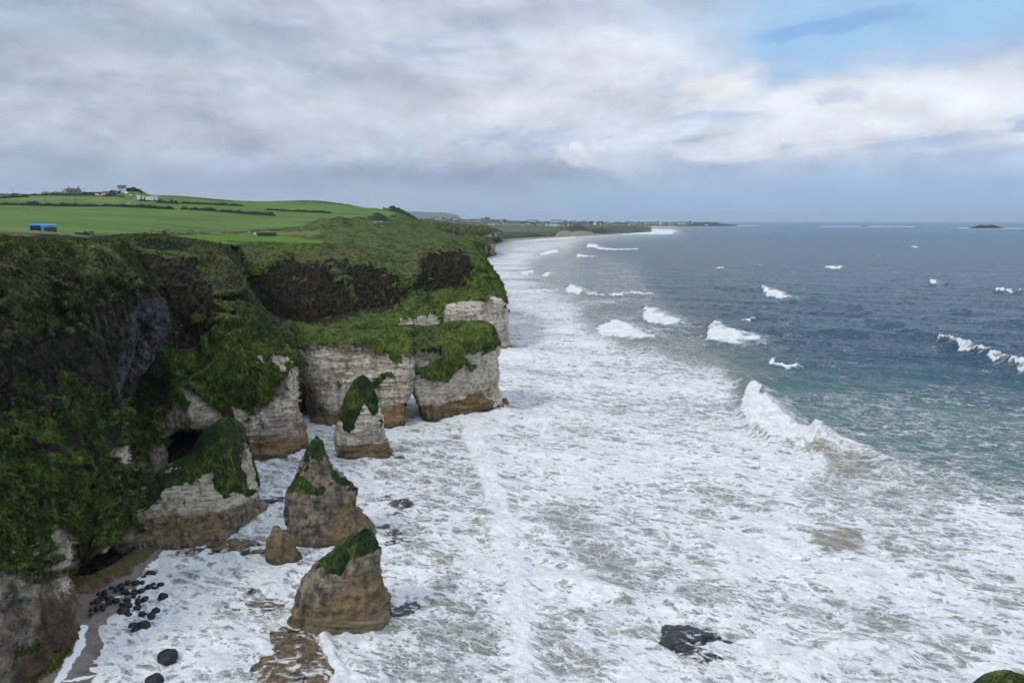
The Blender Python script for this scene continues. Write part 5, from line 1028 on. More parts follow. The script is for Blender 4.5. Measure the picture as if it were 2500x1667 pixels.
for i, (px, py, wd, hk, dep, lt, lab) in enumerate([
 (1660, 1562, 105, .36, .95, 0., "big dark rock with white water streaming off its back"), (1725, 1556, 55, .42, .9, 0., "dark rock at the seaward end of the big washed rock"), (1770, 1572, 42, .26, .8, 0., "low dark rock nearly drowned beyond the big washed rock"), (1700, 1600, 78, .25, .7, 0., "narrow dark rock below the big washed rock"), (1738, 1604, 20, .6, .9, 0., "small round dark rock, first of two in a row"), (1755, 1610, 22, .6, .9, 0., "small round dark rock at the end of the row"),
 (613, 1447, 30, .8, 1.0, .1, "grey rock alone in white water between cove and fin stack"), (600, 1352, 30, .5, .9, 0., "black rock against the low brown ledge"), (940, 1218, 30, .35, .8, .1, "dark rock awash behind the green tipped stack"), (985, 1232, 62, .35, .8, .15, "wide dark rock awash seaward of the green tipped stack"), (970, 1258, 34, .3, .8, .1, "smallest dark rock awash near the green tipped stack"),
 (1232, 988, 26, 1.0, 1.0, 1., "rounded tan rock at the toe of the white promontory")]):
    put_rock("rock", px, py, wd, hk, M_LEDGE, lab, "rock", RG, 300 + i, 5 if wd > 50 else 4, 0.0, dep, .34, .25, 0.15, lt, .6)
LG = "low rock ledges at the foot of stacks"
for i, (px, py, wd, hk, dep, lt, lab, rz) in enumerate([
 (455, 1352, 64, .24, .55, .8, "small brown ledge nearest the cove", .3), (565, 1338, 130, .18, .5, .9, "long low tan ledge between the grassy stack and small stack", .2), (632, 1350, 46, .35, .7, 1., "tan ledge joined to the small blunt stack", 0.), (660, 1228, 78, .22, .45, .05, "dark pointed ledge running out from the grassy stack", .35),
 (940, 1298, 90, .11, .7, .35, "water swept platform seaward of the green tipped stack", -.2), (955, 1322, 80, .09, .6, .15, "dark streaming platform below the swept platform", -.2), (975, 1492, 90, .13, .8, .1, "dark rock under streaming water beside the fin stack", .6), (728, 1622, 185, .12, 1.35, 1., "broad wet tan ledge in front of the fin stack", .35), (625, 1478, 140, .05, .5, .8, "thin drowned ledge awash before the fin stack", .1), (968, 1120, 40, .25, .6, .7, "flat grey toe of the pale tapering stack", 0.)]):
    put_rock("rock_ledge", px, py, wd, hk, M_LEDGE, lab, "rock ledge", LG, 400 + i, 5, 0.0, dep, .46, .34, rz, lt, .6)
# offshore island and reefs
def island(name, px0, px1, py, prof, Yd, label):
    n = 60; xs = np.linspace(px0, px1, n); hs = np.interp(np.linspace(0, 1, n), [p[0] for p in prof], [p[1] for p in prof]); rows = []
    for k, dd, hh in ((0, -Yd, 0), (1, -Yd * .5, .7), (2, 0, 1.), (3, Yd * .5, .75), (4, Yd, 0)):
        rows.append([P(x, py, z=0) + np.array([0, dd * (.3 + .7 * math.sin(math.pi * (i + .5) / n)), hh * h - (2 if hh == 0 else 0)]) for i, (x, h) in enumerate(zip(xs, hs))])
    C = np.array(rows); Wu, _ = cr_weights(5, [6] * 4); V = np.einsum('ai,ijk->ajk', Wu, C); V[..., 2] += 1.6 * fbm(V * .05, 3) * (V[..., 2] > 0)
    o = mesh_from(name, V, grid_quads(*V.shape[:2])[:, ::-1], M_CLIFF, {c: np.full(V.shape[:2], v) for c, v in (('g', .3), ('k', 0.), ('o', 0.), ('l', .5), ('b', .2), ('y', .6))}); tag(o, label, "island", "low islands off the coast"); return o
island("rock_island", 2367, 2452, 557.2, [(0, 0), (.1, 8), (.25, 19), (.36, 24), (.38, 17), (.5, 18), (.65, 23), (.8, 14), (.92, 5), (1, 0)], 60, "dark rocky island with two humps on the horizon")
island("rock_reef", 2100, 2122, 552.6, [(0, 0), (.3, 5), (.6, 6), (1, 0)], 30, "tiny dark reef in a line of white surf on the horizon")
island("rock_reef", 1762, 1802, 551.4, [(0, 0), (.2, 6), (.5, 8), (.8, 6), (1, 0)], 60, "low dark reef tailing off the far peninsula")

# grassy knoll on the near cliff edge
kC = []
for i, a in enumerate(np.linspace(-.2, math.pi + .2, 9)):
    base = P(2462, 1722, 44.0); r = 2.35
    kC.append([base + np.array([-q * r * math.cos(a) * 1.15, -q * r * .9 * math.sin(a) * 1.0 + .2, -(q ** 2.2) * 2.3 + 2.45]) for q in (0.02, .4, .75, 1.0, 1.25, 1.5)] + [np.array([base[0] - 3.9 * math.cos(a) * 1.2, base[1] - 3.4 * math.sin(a) + .2, base[2] - 9.0]), np.array([base[0] - 5.2 * math.cos(a) * 1.2, base[1] - 4.2 * math.sin(a) + .2, -4.0])])
kC = np.array(kC); Wu, _ = cr_weights(9, [16] * 8); Wv, _ = cr_weights(8, [12] * 5 + [20, 20]); KV = np.einsum('ai,bj,ijk->abk', Wu, Wv, kC); KV[..., 2] += .10 * fbm(KV * 1.3, 3)
kV2 = KV.copy(); kV2[..., 1] = 2 * P(2462, 1722, 44.0)[1] - kV2[..., 1] + .4
KA = np.concatenate([KV, kV2[::-1]], 0)
knoll = mesh_from("knoll", KA, grid_quads(*KA.shape[:2]), M_CLIFF, {**{c: np.full(KA.shape[:2], v) for c, v in (('k', 0.), ('o', 0.), ('l', 0.), ('b', 0.), ('y', .4))}, 'g': sstep(KA[..., 2], 8., 13.)}); tag(knoll, "grassy knoll at the lower corner of the view", kind='structure')
ob_data[knoll.name] = (KV, sstep(KV[..., 2], 8., 13.), np.full(KV.shape[:2], .4))

# ------------------------------------------------------------------ grass tufts on the slopes
def tufts(name, src, density, size, label, parent=None, kind='stuff', maxn=60000, gmin=.5, tall=1.0, near=0.0):
    P0, S0, Y0 = [], [], []
    for ob in src:
        V, g, yv = ob_data[ob.name]; a, b_, c_, d_ = V[:-1, :-1], V[1:, :-1], V[1:, 1:], V[:-1, 1:]
        nr = np.cross(c_ - a, d_ - b_); ar = np.linalg.norm(nr, axis=-1) * .5
        gg = (g[:-1, :-1] + g[1:, 1:]) * .5
        cc = (a + c_) * .5; px, py = proj(cc); dist = np.linalg.norm(cc - np.array([0, 0, CAM_H]), axis=-1)
        keep = (gg > gmin) & (cc[..., 2] > .8) & (px > -220) & (px < 2720) & (cc[..., 1] > 5)
        lam = ar * density * np.clip((100. / dist) ** 1.3, .05, 4) * keep
        cnt = RNG.poisson(lam); idx = np.repeat(np.arange(cnt.size), cnt.ravel()); u, v = RNG.random(len(idx)), RNG.random(len(idx))
        A_, B_, D_ = a.reshape(-1, 3)[idx], b_.reshape(-1, 3)[idx], d_.reshape(-1, 3)[idx]
        pt = A_ + (B_ - A_) * u[:, None] + (D_ - A_) * v[:, None]; nn = nr.reshape(-1, 3)[idx]; nn = nn / (np.linalg.norm(nn, axis=1)[:, None] + 1e-9)
        vw = np.array([0, 0, CAM_H]) - pt; nn *= np.where((nn * vw).sum(1) < 0, -1, 1)[:, None]
        P0.append(pt); S0.append(nn); Y0.append(yv[:-1, :-1].ravel()[idx])
    Pt, Nr, Yd = np.concatenate(P0), np.concatenate(S0), np.concatenate(Y0)
    if len(Pt) > maxn: s = RNG.choice(len(Pt), maxn, False); Pt, Nr, Yd = Pt[s], Nr[s], Yd[s]
    n = len(Pt); nb = 4; Pt = np.repeat(Pt, nb, 0); Nr = np.repeat(Nr, nb, 0); m = n * nb
    Pt = Pt + RNG.normal(size=(m, 3)) * .10 * size
    down = np.stack([Nr[:, 0], Nr[:, 1], -.0 * Nr[:, 2]], 1)
    wind = np.array([.35, .15, 0.])
    tdn = Nr * Nr[:, 2:3] - np.array([0, 0, 1.]); tdn /= np.linalg.norm(tdn, axis=1)[:, None] + 1e-6; st = np.sqrt(np.clip(1 - Nr[:, 2:3] ** 2, 0, 1))
    dirv = Nr * .42 + tdn * st * .75 + np.array([0, 0, .55]) * (1 - st) + wind * .45 + RNG.normal(size=(m, 3)) * .20; dirv /= np.linalg.norm(dirv, axis=1)[:, None]
    L = size * tall * RNG.uniform(.55, 1.35, m)[:, None]; side = np.cross(dirv, RNG.normal(size=(m, 3))); side /= np.linalg.norm(side, axis=1)[:, None] + 1e-9
    wd = size * .055 * RNG.uniform(.7, 1.5, m)[:, None]; mid = Pt + dirv * L * .55; tip = Pt + dirv * L + (down * .35 - np.array([0, 0, .28])) * L
    V = np.stack([Pt - side * wd - Nr * .05, Pt + side * wd - Nr * .05, mid + side * wd * .8, mid - side * wd * .8, tip], 1).reshape(-1, 3)
    k = np.arange(m)[:, None] * 5
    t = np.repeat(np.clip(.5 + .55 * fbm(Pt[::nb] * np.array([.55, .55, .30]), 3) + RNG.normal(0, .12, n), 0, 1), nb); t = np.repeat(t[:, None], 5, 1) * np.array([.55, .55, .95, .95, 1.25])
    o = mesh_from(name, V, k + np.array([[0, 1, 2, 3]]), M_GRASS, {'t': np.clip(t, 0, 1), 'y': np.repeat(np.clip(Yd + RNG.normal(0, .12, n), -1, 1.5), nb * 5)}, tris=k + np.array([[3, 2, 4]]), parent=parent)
    sn = Nr * .8 + np.array([0, 0, .25]) + RNG.normal(size=(m, 3)) * .16; sn /= np.linalg.norm(sn, axis=1)[:, None]; sn = np.repeat(sn, 5, 0)
    if len(o.data.vertices) == len(sn): o.data.normals_split_custom_set_from_vertices(sn.astype(np.float32))
    tag(o, label, kind=kind); return o
tufts("grass", [cliff_a], 18.0, .34, "coarse grass hanging on the near basalt headland", tall=1.3, maxn=115000)
tufts("grass", [cliff_b], 14.0, .40, "coarse grass covering the slope of the second headland", tall=1.3, maxn=60000)
tufts("grass", [arch_a, arch_b], 8.0, .38, "grass on the crest of the white promontory", maxn=20000)
tufts("grass", [cliff_d], 7.0, .48, "grass on the far amphitheatre and headland", maxn=18000)
tufts("grass", [knoll], 60.0, .17, "grass on the knoll at the corner", maxn=16000, near=1)
for s_, lab in ((s1, "grass on the broad stack"), (s2, "grass on the twin shouldered stack"), (s3, "grass on the fin stack"), (s4, "grass on the pale stack")):
    tufts("grass", [s_], 14.0, .18, lab, parent=s_, maxn=5000, gmin=.75, tall=1.0)
# ------------------------------------------------------------------ buildings, poles, hedges, bus
M_WHITE = simple("white_render", (.78, .79, .80), .7, .08); M_GREYW = simple("grey_stone", (.22, .22, .225), .85, .2, 1.5); M_SLATE = simple("slate_roof", (.060, .060, .070), .6, .2)
M_TIN = simple("tin_roof", (.30, .32, .35), .5, .12); M_DARK = simple("dark_timber", (.040, .038, .040), .8, .3); M_GLASS = simple("window_glass", (.05, .075, .095), .12, .1); M_BLUEG = simple("blue_glazing", (.12, .20, .27), .12, .1)
M_CREAM = simple("cream_render", (.50, .46, .36), .75, .1); M_BRICK = simple("red_brick", (.22, .12, .095), .85, .2); M_TILE = simple("orange_tile", (.30, .125, .080), .8, .15); M_RED = simple("red_paint", (.50, .045, .025), .5, .1)
M_PALE = simple("pale_grey_render", (.40, .42, .45), .75, .1); M_PINK = simple("pink_render", (.46, .32, .29), .75, .1); M_POLE = simple("pole_timber", (.075, .062, .052), .9, .2); M_WALL = simple("dark_field_wall", (.050, .048, .052), .95, .3, 3.0); M_PILLAR = simple("stone_pillar", (.13, .115, .11), .95, .25, 3.0)
def boxv(c, s):
    x, y, z = s; P_ = np.array([[i, j, k] for k in (0, 1) for j in (-.5, .5) for i in (-.5, .5)]) * np.array([x, y, z]) + np.array(c)
    return P_, np.array([[0, 2, 3, 1], [4, 5, 7, 6], [0, 1, 5, 4], [1, 3, 7, 5], [3, 2, 6, 7], [2, 0, 4, 6]])
def join(parts):
    V, Q, o = [], [], 0
    for v, q in parts: V.append(v); Q.append(q + o); o += len(v)
    return np.concatenate(V), np.concatenate(Q)
def gable(w, d, h, rh, over=.25):
    """roof along x: prism with eaves, sitting on walls of height h; and the wall body with gable ends"""
    W_, D_ = w / 2, d / 2
    wall = np.array([[-W_, -D_, 0], [W_, -D_, 0], [W_, D_, 0], [-W_, D_, 0], [-W_, -D_, h], [W_, -D_, h], [W_, D_, h], [-W_, D_, h], [-W_, 0, h + rh], [W_, 0, h + rh]])
    wq = [[0, 1, 5, 4], [2, 3, 7, 6]]; wt_ = [[4, 8, 7], [5, 6, 9]]; wq += [[1, 2, 6, 5], [3, 0, 4, 7]]
    e, t = over, .18; k = rh / D_
    ro = np.array([[-W_ - e, -D_ - e, h - k * e + .03], [W_ + e, -D_ - e, h - k * e + .03], [W_ + e, 0, h + rh + .03], [-W_ - e, 0, h + rh + .03], [W_ + e, D_ + e, h - k * e + .03], [-W_ - e, D_ + e, h - k * e + .03]])
    ro = np.concatenate([ro, ro + np.array([0, 0, t])]); rq = [[6, 7, 8, 9], [9, 8, 10, 11], [0, 3, 2, 1], [3, 5, 4, 2], [0, 1, 7, 6], [5, 11, 10, 4], [1, 2, 8, 7], [2, 4, 10, 8], [0, 6, 9, 3], [3, 9, 11, 5]]
    return (wall, np.array(wq), np.array(wt_)), (ro, np.array(rq))
def empty(name, loc, rz=0.0):
    o = bpy.data.objects.new(name, None); COL.objects.link(o); o.location = tuple(float(v) for v in loc); o.rotation_euler = (0, 0, rz); o.empty_display_size = .5; return o
def part(name, vq, mat, parent, tris=None):
    return mesh_from(name, vq[0], vq[1], mat, None, smooth=False, tris=tris, parent=parent)
def house(name, loc, rz, w, d, h, rh, mw, mr, label, cat='house', chim=(), wins=(), group=None, door=None):
    r = empty(name, loc, rz); (wv_, wq, wt_), rf = gable(w, d, h, rh)
    wv_[:4, 2] = -2.5; part("wall", (wv_, wq), mw, r, wt_); rp = part("roof", rf, mr, r)
    for cx, ch_ in chim: part("chimney", boxv((cx, 0, h + rh - .4), (1.0, .9, ch_)), M_GREYW if mw is M_GREYW else mw, rp)
    for (side, u, z, ww, hh) in wins:
        if side == 'f': bx = boxv((u, -d / 2 - .02, z), (ww, .10, hh))
        elif side == 'r': bx = boxv((w / 2 + .02, u, z), (.10, ww, hh))
        else: bx = boxv((-w / 2 - .02, u, z), (.10, ww, hh))
        part("window", bx, M_GLASS if mw is not M_DARK else M_BLUEG, r)
    tag(r, label, cat, group); return r
def at(px, py, Y): return on_ground(px, py, Y)
FY = 828.0; U = FY / FPX
FG = "farm buildings on the hill"
house("farmhouse", at(181, 476, FY), .12, 27 * U, 8, 4.6, 2.8, M_GREYW, M_SLATE, "grey stone farmhouse with a chimney at each end on the skyline", 'farmhouse', ((-5.2, 2.6), (5.6, 3.0)), [('f', x, z, 1.1, 1.3) for x in (-3.4, -.4, 2.4, 5) for z in (.9, 3.0)], FG)
house("house_wing", at(164, 476.5, FY - 6), 1.62, 8, 9 * U, 4.4, 2.3, M_PALE, M_SLATE, "glazed gable wing of the stone farmhouse", 'house', (), [('l', -1.2, 1.0, 1.2, 2.6), ('l', 1.2, 1.0, 1.2, 2.6)], FG)
house("annex", at(154.5, 476.5, FY - 4), .1, 8 * U, 6, 2.6, .9, M_GREYW, M_SLATE, "low annex at the end of the stone farmhouse", 'annex', (), [('f', -1.0, .8, 1.1, 1.0)], FG)
def barn(name, px, py, Y, w, d, h, label, mat):
    r = empty(name, at(px, py, Y), .1); n = 14; a = np.linspace(0, math.pi, n); prof = np.stack([-np.cos(a) * w / 2, np.sin(a) * h * .55 + h * .45], 1)
    prof = np.concatenate([[[-w / 2, -2]], prof, [[w / 2, -2]]]); m = len(prof)
    V = np.concatenate([np.stack([prof[:, 0], np.full(m, -d / 2), prof[:, 1]], 1), np.stack([prof[:, 0], np.full(m, d / 2), prof[:, 1]], 1)])
    q = [[i, i + 1, m + i + 1, m + i] for i in range(m - 1)]; tri = [[0, i + 1, i] for i in range(1, m - 1)] + [[m, m + i, m + i + 1] for i in range(1, m - 1)]
    part("roof", (V, np.array(q)), mat, r, np.array(tri)); part("door", boxv((0, -d / 2 - .05, -1), (w * .3, .12, h * .45 + 1)), M_DARK, r); tag(r, label, 'barn', FG); return r
barn("barn", 121, 475, FY + 14, 23 * U, 14, 3.4, "pale round roofed barn at the outer end of the farm", M_TIN); barn("barn", 142, 476, FY + 8, 17 * U, 12, 3.2, "grey round roofed shed between the barn and farmhouse", M_GREYW)
house("shed", at(252, 475.5, FY + 10), .03, 54 * U, 12, 2.8, 1.4, M_DARK, M_TIN, "long tin roofed shed behind the farmyard", 'shed', (), (), FG); house("shed", at(208, 474, FY + 18), .05, 22 * U, 9, 1.8, 1.0, M_GREYW, M_TIN, "short tin roofed shed beside the farmhouse", 'shed', (), (), FG)
house("cottage", at(264, 479, FY - 14), .1, 20 * U, 8, 1.8, 2.6, M_PALE, M_SLATE, "low cottage with a big slate roof", 'cottage', (), [('f', 0, .5, 1, 1)], FG)
house("black_house", at(279, 481, FY - 22), 1.5, 9, 12 * U, 2.9, 2.6, M_DARK, M_SLATE, "black gabled house with blue glazing", 'house', (), [('l', 0, .5, 2.2, 2.2)], FG); house("glazed_lean", at(288, 481, FY - 26), .05, 9 * U, 5, 2.2, .8, M_DARK, M_SLATE, "glass fronted extension next to the black gabled house", 'extension', (), [('f', 0, .3, 4.0, 1.7)], FG)
house("white_house", at(300, 481, FY - 18), .5, 17 * U, 8.5, 4.3, 3.0, M_WHITE, M_SLATE, "tall white house with a steep slate roof", 'house', ((-2.6, 1.4),), [('r', 0, 2.6, 1.2, 1.3), ('f', 0, 2.8, 1.6, 1.0), ('f', -2, .6, 1.6, 1.2)], FG)
tag(part("garden_wall", boxv((0, 0, -1), (9 * U, .5, 2.1)), M_WHITE, None), "low white garden wall below the white house", 'wall'); bpy.data.objects["garden_wall"].location = tuple(at(309, 482, FY - 30))
tag(part("garden_wall", boxv((0, 0, -1), (9 * U, .5, 2.9)), M_WHITE, None), "white garden wall beside the drive", 'wall'); o_ = bpy.data.objects["garden_wall.001"]; o_.location = tuple(at(318, 484, FY - 32)); o_.rotation_euler = (0, 0, -.3)
# modern white villa in two blocks
def villa(px, py, Y, w, d, h0, h1, label, blue):
    r = empty("villa", at(px, py, Y), .1); W_, D_ = w / 2, d / 2
    V = np.array([[-W_, -D_, -2], [W_, -D_, -2], [W_, D_, -2], [-W_, D_, -2], [-W_, -D_, h0], [W_, -D_, h1], [W_, D_, h1], [-W_, D_, h0]])
    part("wall", (V, np.array([[0, 1, 5, 4], [1, 2, 6, 5], [2, 3, 7, 6], [3, 0, 4, 7]])), M_WHITE, r); R_ = V[4:].copy() + np.array([0, 0, .03]); R_ = np.concatenate([R_, R_ + np.array([0, 0, .25])]); R_[:, :2] *= 1.03
    part("roof", (R_, np.array([[4, 5, 6, 7], [0, 3, 2, 1], [0, 1, 5, 4], [1, 2, 6, 5], [2, 3, 7, 6], [3, 0, 4, 7]])), M_TIN, r)
    for u, z, ww, hh in blue: part("window", boxv((u, -D_ - .02, z), (ww, .12, hh)), M_BLUEG, r)
    tag(r, label, 'villa', "white modern villa blocks"); return r
villa(347, 492, 735, 14 * .44, 7, 4.6, 3.6, "smaller modern white villa block with a tall blue window", [(1.0, .3, 2.2, 3.2)]); villa(371, 494, 730, 22 * .44, 8, 3.6, 5.2, "larger modern white villa block with a sloping parapet", [(1.2, 2.6, .8, 1.4), (3.6, .2, 2.0, 1.2), (4.0, 2.8, 1.4, 1.5)])
part("link_hall", boxv((0, 0, -1.5), (3.2, 5, 4.2)), M_DARK, None).location = tuple(at(357.5, 493, 736)); tag(bpy.data.objects["link_hall"], "dark glazed link between the two villa blocks", 'link')
r = empty("trailer", at(267, 481.5, FY - 34), .1); part("body", boxv((0, 0, .5), (4.0, 2.0, 1.9)), M_RED, r)
for q in (-1.1, 1.1): part("wheel", boxv((q, -1.05, 0), (.7, .25, .7)), M_DARK, r)
tag(r, "red farm trailer parked in front of the cottage", 'trailer')
for px, py, w_, lab in ((236, 477, 4.2, "white caravan parked by the long shed"), (252.5, 478, 4.6, "white caravan parked beside the slate roofed cottage")):
    r = empty("caravan", at(px, py, FY - 20), .1); v, q = boxv((0, 0, .4), (w_, 2.1, 2.0)); v[4:, 0] *= .86; part("body", (v, q), M_WHITE, r); part("window", boxv((0, -1.08, 1.2), (w_ * .5, .08, .6)), M_GLASS, r)
    for k in (-1, 1): part("wheel", boxv((k * .8, -.95, -.1), (.6, .2, .6)), M_DARK, r)
    tag(r, lab, 'caravan', "caravans on the farm")
# white house with the orange roof on the brown hill, and neighbours
def far_house(px, py, Y, w, d, h, rh, mw, mr, label, rz=.5, name="house", grp=None, wins=()):
    return house(name, P(px, py, Y), rz, w, d, h, rh, mw, mr, label, 'house', (), wins, grp)
far_house(1081, 557.5, 1480, 8, 7.0, 5.0, 4.2, M_WHITE, M_TILE, "white gabled house with an orange roof on the brown hillside", 2.1, wins=(('r', 0, 3.6, 1.6, 1.4), ('r', 0, .4, 1.8, 1.4), ('l', 0, 3.6, 1.6, 1.4), ('l', 0, .4, 1.8, 1.4)))
far_house(1112, 552.6, 1560, 5.5, 6, 2.6, 2.4, M_CREAM, M_TILE, "small cream house with an orange roof on the hill edge", .3); far_house(1060, 550.0, 1600, 14, 6, 2.0, 1.6, M_CREAM, M_TILE, "long orange roofed house above the brown hill", .1)
far_house(1009, 532.0, 760, 2.6, 3, 1.2, .9, M_CREAM, M_TILE, "tiny orange roofed hut on the slope edge", .1, "hut")

# the far town
TG = {"white": (M_WHITE, M_SLATE), "grey": (M_PALE, M_SLATE), "cream": (M_CREAM, M_SLATE), "brick": (M_BRICK, M_SLATE), "pink": (M_PINK, M_SLATE), "dark": (M_GREYW, M_SLATE)}
TM = {}
def town_mesh(kind, w, d, h, rh):
    key = (kind, w, d, h, rh)
    if key in TM: return TM[key]
    (wv_, wq, wt_), rf = gable(w, d, h, rh, .6); wv_[:4, 2] = -8
    me = bpy.data.meshes.new("town_house"); faces = [list(map(int, f)) for f in wq] + [list(map(int, f)) for f in wt_]; nw = len(faces)
    V = [tuple(v) for v in wv_]; o = len(V); V += [tuple(v) for v in rf[0]]; faces += [[int(i) + o for i in f] for f in rf[1]]; nr_ = len(faces)
    for k in range(int(w // 5)):
        for lv in range(max(1, int(h // 4))):
            b_, q_ = boxv((-w / 2 + 2.5 + k * 5, -d / 2 - .05, 1.2 + lv * 3.6), (1.8, .2, 2.0)); o = len(V); V += [tuple(v) for v in b_]; faces += [[int(i) + o for i in f] for f in q_]
    me.from_pydata(V, [], faces); [me.materials.append(m) for m in (*TG[kind], M_GLASS)]
    mi = [0] * nw + [1] * (nr_ - nw) + [2] * (len(faces) - nr_); me.polygons.foreach_set("material_index", mi); me.update(); TM[key] = me; return me
def sheet_z(V, x, y):
    i = np.argmin((V[..., 0] - x) ** 2 + (V[..., 1] - y) ** 2); return V[..., 2].ravel()[i]
def place_town(px, py, Y, kind, dims, label, group, sheet):
    p = P(px, py, Y); z = sheet_z(sheet, p[0], p[1])
    o = bpy.data.objects.new("town_house", town_mesh(kind, *dims)); COL.objects.link(o); o.location = (p[0], p[1], float(z)); o.rotation_euler = (0, 0, random.choice([0.1, -.15, .3, 1.4, -.4]))
    tag(o, label, 'house', group)
rt = random.Random(5); DIM = [(18, 11, 9, 5), (26, 12, 10, 5), (15, 11, 8, 5), (38, 14, 12, 5)]
LABT = {"white": "white house far off in the town above the links", "grey": "pale grey house far off in the town above the links", "cream": "cream house far off in the town above the links", "brick": "red brick house far off in the town above the links", "pink": "pinkish house far off in the town above the links", "dark": "dark stone house far off in the town above the links"}
for i in range(165):
    px = rt.uniform(1048, 1535); Y = rt.uniform(3300, 5300) if px < 1330 else rt.uniform(3500, 5200); kind = rt.choice(["white", "white", "grey", "grey", "cream", "brick", "pink", "dark"])
    place_town(px, 548, Y, kind, rt.choice(DIM), LABT[kind], "houses of the far town", land_sheets[0])
for i in range(42):
    px = 1500 + i * 4.6 + rt.uniform(-1.5, 1.5); kind = rt.choice(["white", "grey", "cream", "cream", "dark", "grey", "pink"])
    place_town(px, 548, rt.uniform(7080, 7300), kind, rt.choice([(26, 14, 17, 6), (34, 14, 14, 6), (22, 14, 20, 6), (40, 15, 12, 5)]), {"white": "white", "grey": "pale grey", "cream": "cream", "dark": "dark stone", "pink": "pinkish"}[kind] + " terrace on the far peninsula waterfront", "terraces on the far peninsula", land_sheets[1])
place_town(1242, 548, 4000, "white", (64, 20, 10, 7), "long white hall with low domes in the far town", None, land_sheets[0]); place_town(1335, 551, 3600, "white", (36, 12, 7, 4), "long white building at the edge of the links", None, land_sheets[0]); place_town(1362, 545, 4700, "white", (70, 16, 18, 5), "big pale hotel block on the town skyline", None, land_sheets[0])
place_town(1724, 550.5, 7050, "white", (30, 10, 7, 3), "lone white building low on the far headland", None, land_sheets[1])

# utility poles
PG = "timber utility poles by the farm"
def pole(px, py0, py1, Y, arms, label):
    p = at(px, py1, Y); h = max(3.0, (py1 - py0) * Y / FPX); r = empty("utility_pole", p); n = 8; a = np.linspace(0, 2 * math.pi, n, endpoint=False)
    V = np.concatenate([np.stack([np.cos(a) * q, np.sin(a) * q, np.full(n, z)], 1) for q, z in ((.17, -1.0), (.12, h))]); part("post", (V, grid_quads(2, n, True)), M_POLE, r)
    for k in range(arms): part("crossarm", boxv((0, -.16, h - .35 - 1.5 * k), (2.2 - .5 * k, .14, .16)), M_POLE, r)
    tag(r, label, 'utility pole', PG); return np.array([p[0], p[1], p[2] + h - .2])
tops = [pole(19.4, 471, 477, 840, 1, "short pole at the outer end of the line"), pole(32, 461.5, 477, 830, 2, "tall pole with two crossarms at the outer end"), pole(113.5, 464, 475, 845, 1, "pole behind the pale round barn"), pole(152.5, 458, 475, 842, 1, "tall T shaped pole at the farmhouse annex"), pole(194, 459, 475, 848, 1, "thin pole behind the farmhouse chimney"), pole(207.5, 458.5, 474, 850, 1, "leaning T shaped pole past the farmhouse"), pole(289, 461, 475, 850, 1, "pole behind the tall white house"), pole(325, 463.5, 474, 845, 1, "pole on the tree mound"), pole(337, 470, 479, 842, 1, "short pole between the mounds"), pole(343.5, 466, 478, 838, 1, "first of the close pair of poles on the small mound"), pole(346.6, 467, 478.5, 836, 1, "second of the close pair of poles on the small mound")]
pole(110, 482.5, 494, 650, 0, "pole in the pale field towards the outer end"); pole(185, 481, 496, 640, 0, "pole in the pale field below the farmhouse")
for i, (a, b_) in enumerate(((0, 1), (1, 3), (3, 5), (5, 6), (6, 7), (7, 9))):
    A_, B_ = tops[a], tops[b_]; t = np.linspace(0, 1, 14)[:, None]; c = A_ + (B_ - A_) * t; c[:, 2] -= (4 * t * (1 - t))[:, 0] * .9
    th = np.linspace(0, 2 * math.pi, 4, endpoint=False); V = np.stack([c + np.array([0, math.cos(x) * .04, math.sin(x) * .04]) for x in th], 1)
    o = mesh_from("power_line", V, grid_quads(14, 4, True), M_DARK); tag(o, ["power line at the outer end of the farm", "long power line from the two armed pole to the annex", "power line over the farmhouse roof", "power line over the long shed", "power line behind the white house", "power line between the two mounds"][i], 'power line', "power lines at the farm")

# hedges and bushes
M_HEDGE = simple("hedge_leaf", (.022, .034, .018), .95, .55, .8)
def hedge(pts, Ya, Yb, h, wd, label, name="hedge", cat='hedge', seed=0):
    n = len(pts); Ys = np.linspace(Ya, Yb, n); c = np.array([at(px, py, Y) for (px, py), Y in zip(pts, Ys)]); s = np.r_[0, np.cumsum(np.linalg.norm(np.diff(c, axis=0), axis=1))]; m = int(np.clip(s[-1] / .9, 12, 420)); q = np.linspace(0, s[-1], m)
    C_ = np.stack([np.interp(q, s, c[:, i]) for i in range(3)], 1); C_[:, 2] = [ground_z(x, y) for x, y in C_[:, :2]]
    tg = np.gradient(C_, axis=0); tg[:, 2] = 0; tg /= np.linalg.norm(tg, axis=1)[:, None] + 1e-9; sd_ = np.stack([-tg[:, 1], tg[:, 0], tg[:, 0] * 0], 1); rows = []
    for a in np.linspace(-.15, math.pi + .15, 11): rows.append(C_ + sd_ * (math.cos(a) * wd / 2) + np.array([0, 0, 1.]) * (max(math.sin(a), -.2) * h))
    V = np.stack(rows, 1); env = np.clip(.85 + .55 * fbm(C_ * .12 + seed, 3), .25, 1.5); env[:2] *= .3; env[-2:] *= .3
    V[..., 2] = C_[:, None, 2] + (V[..., 2] - C_[:, None, 2]) * env[:, None]; V += (fbm(V * .9, 3)[..., None] * .35) * np.array([1, 1, 1.])
    cv_ = V[:-1, :-1].reshape(-1, 3); k = min(6000, len(cv_) * 3); ii = RNG.integers(0, len(cv_), k); base = cv_[ii] + RNG.normal(size=(k, 3)) * .22; d1, d2 = RNG.normal(size=(k, 3)) * .26, RNG.normal(size=(k, 3)) * .26
    lv = np.stack([base, base + d1, base + d2], 1).reshape(-1, 3); off = V.shape[0] * V.shape[1]
    o = mesh_from(name, np.concatenate([V.reshape(-1, 3), lv]), grid_quads(*V.shape[:2]), M_HEDGE, tris=np.arange(3 * k).reshape(-1, 3) + off); tag(o, label, cat, "hedges dividing the fields" if cat == 'hedge' else "bushes on the hill"); return o
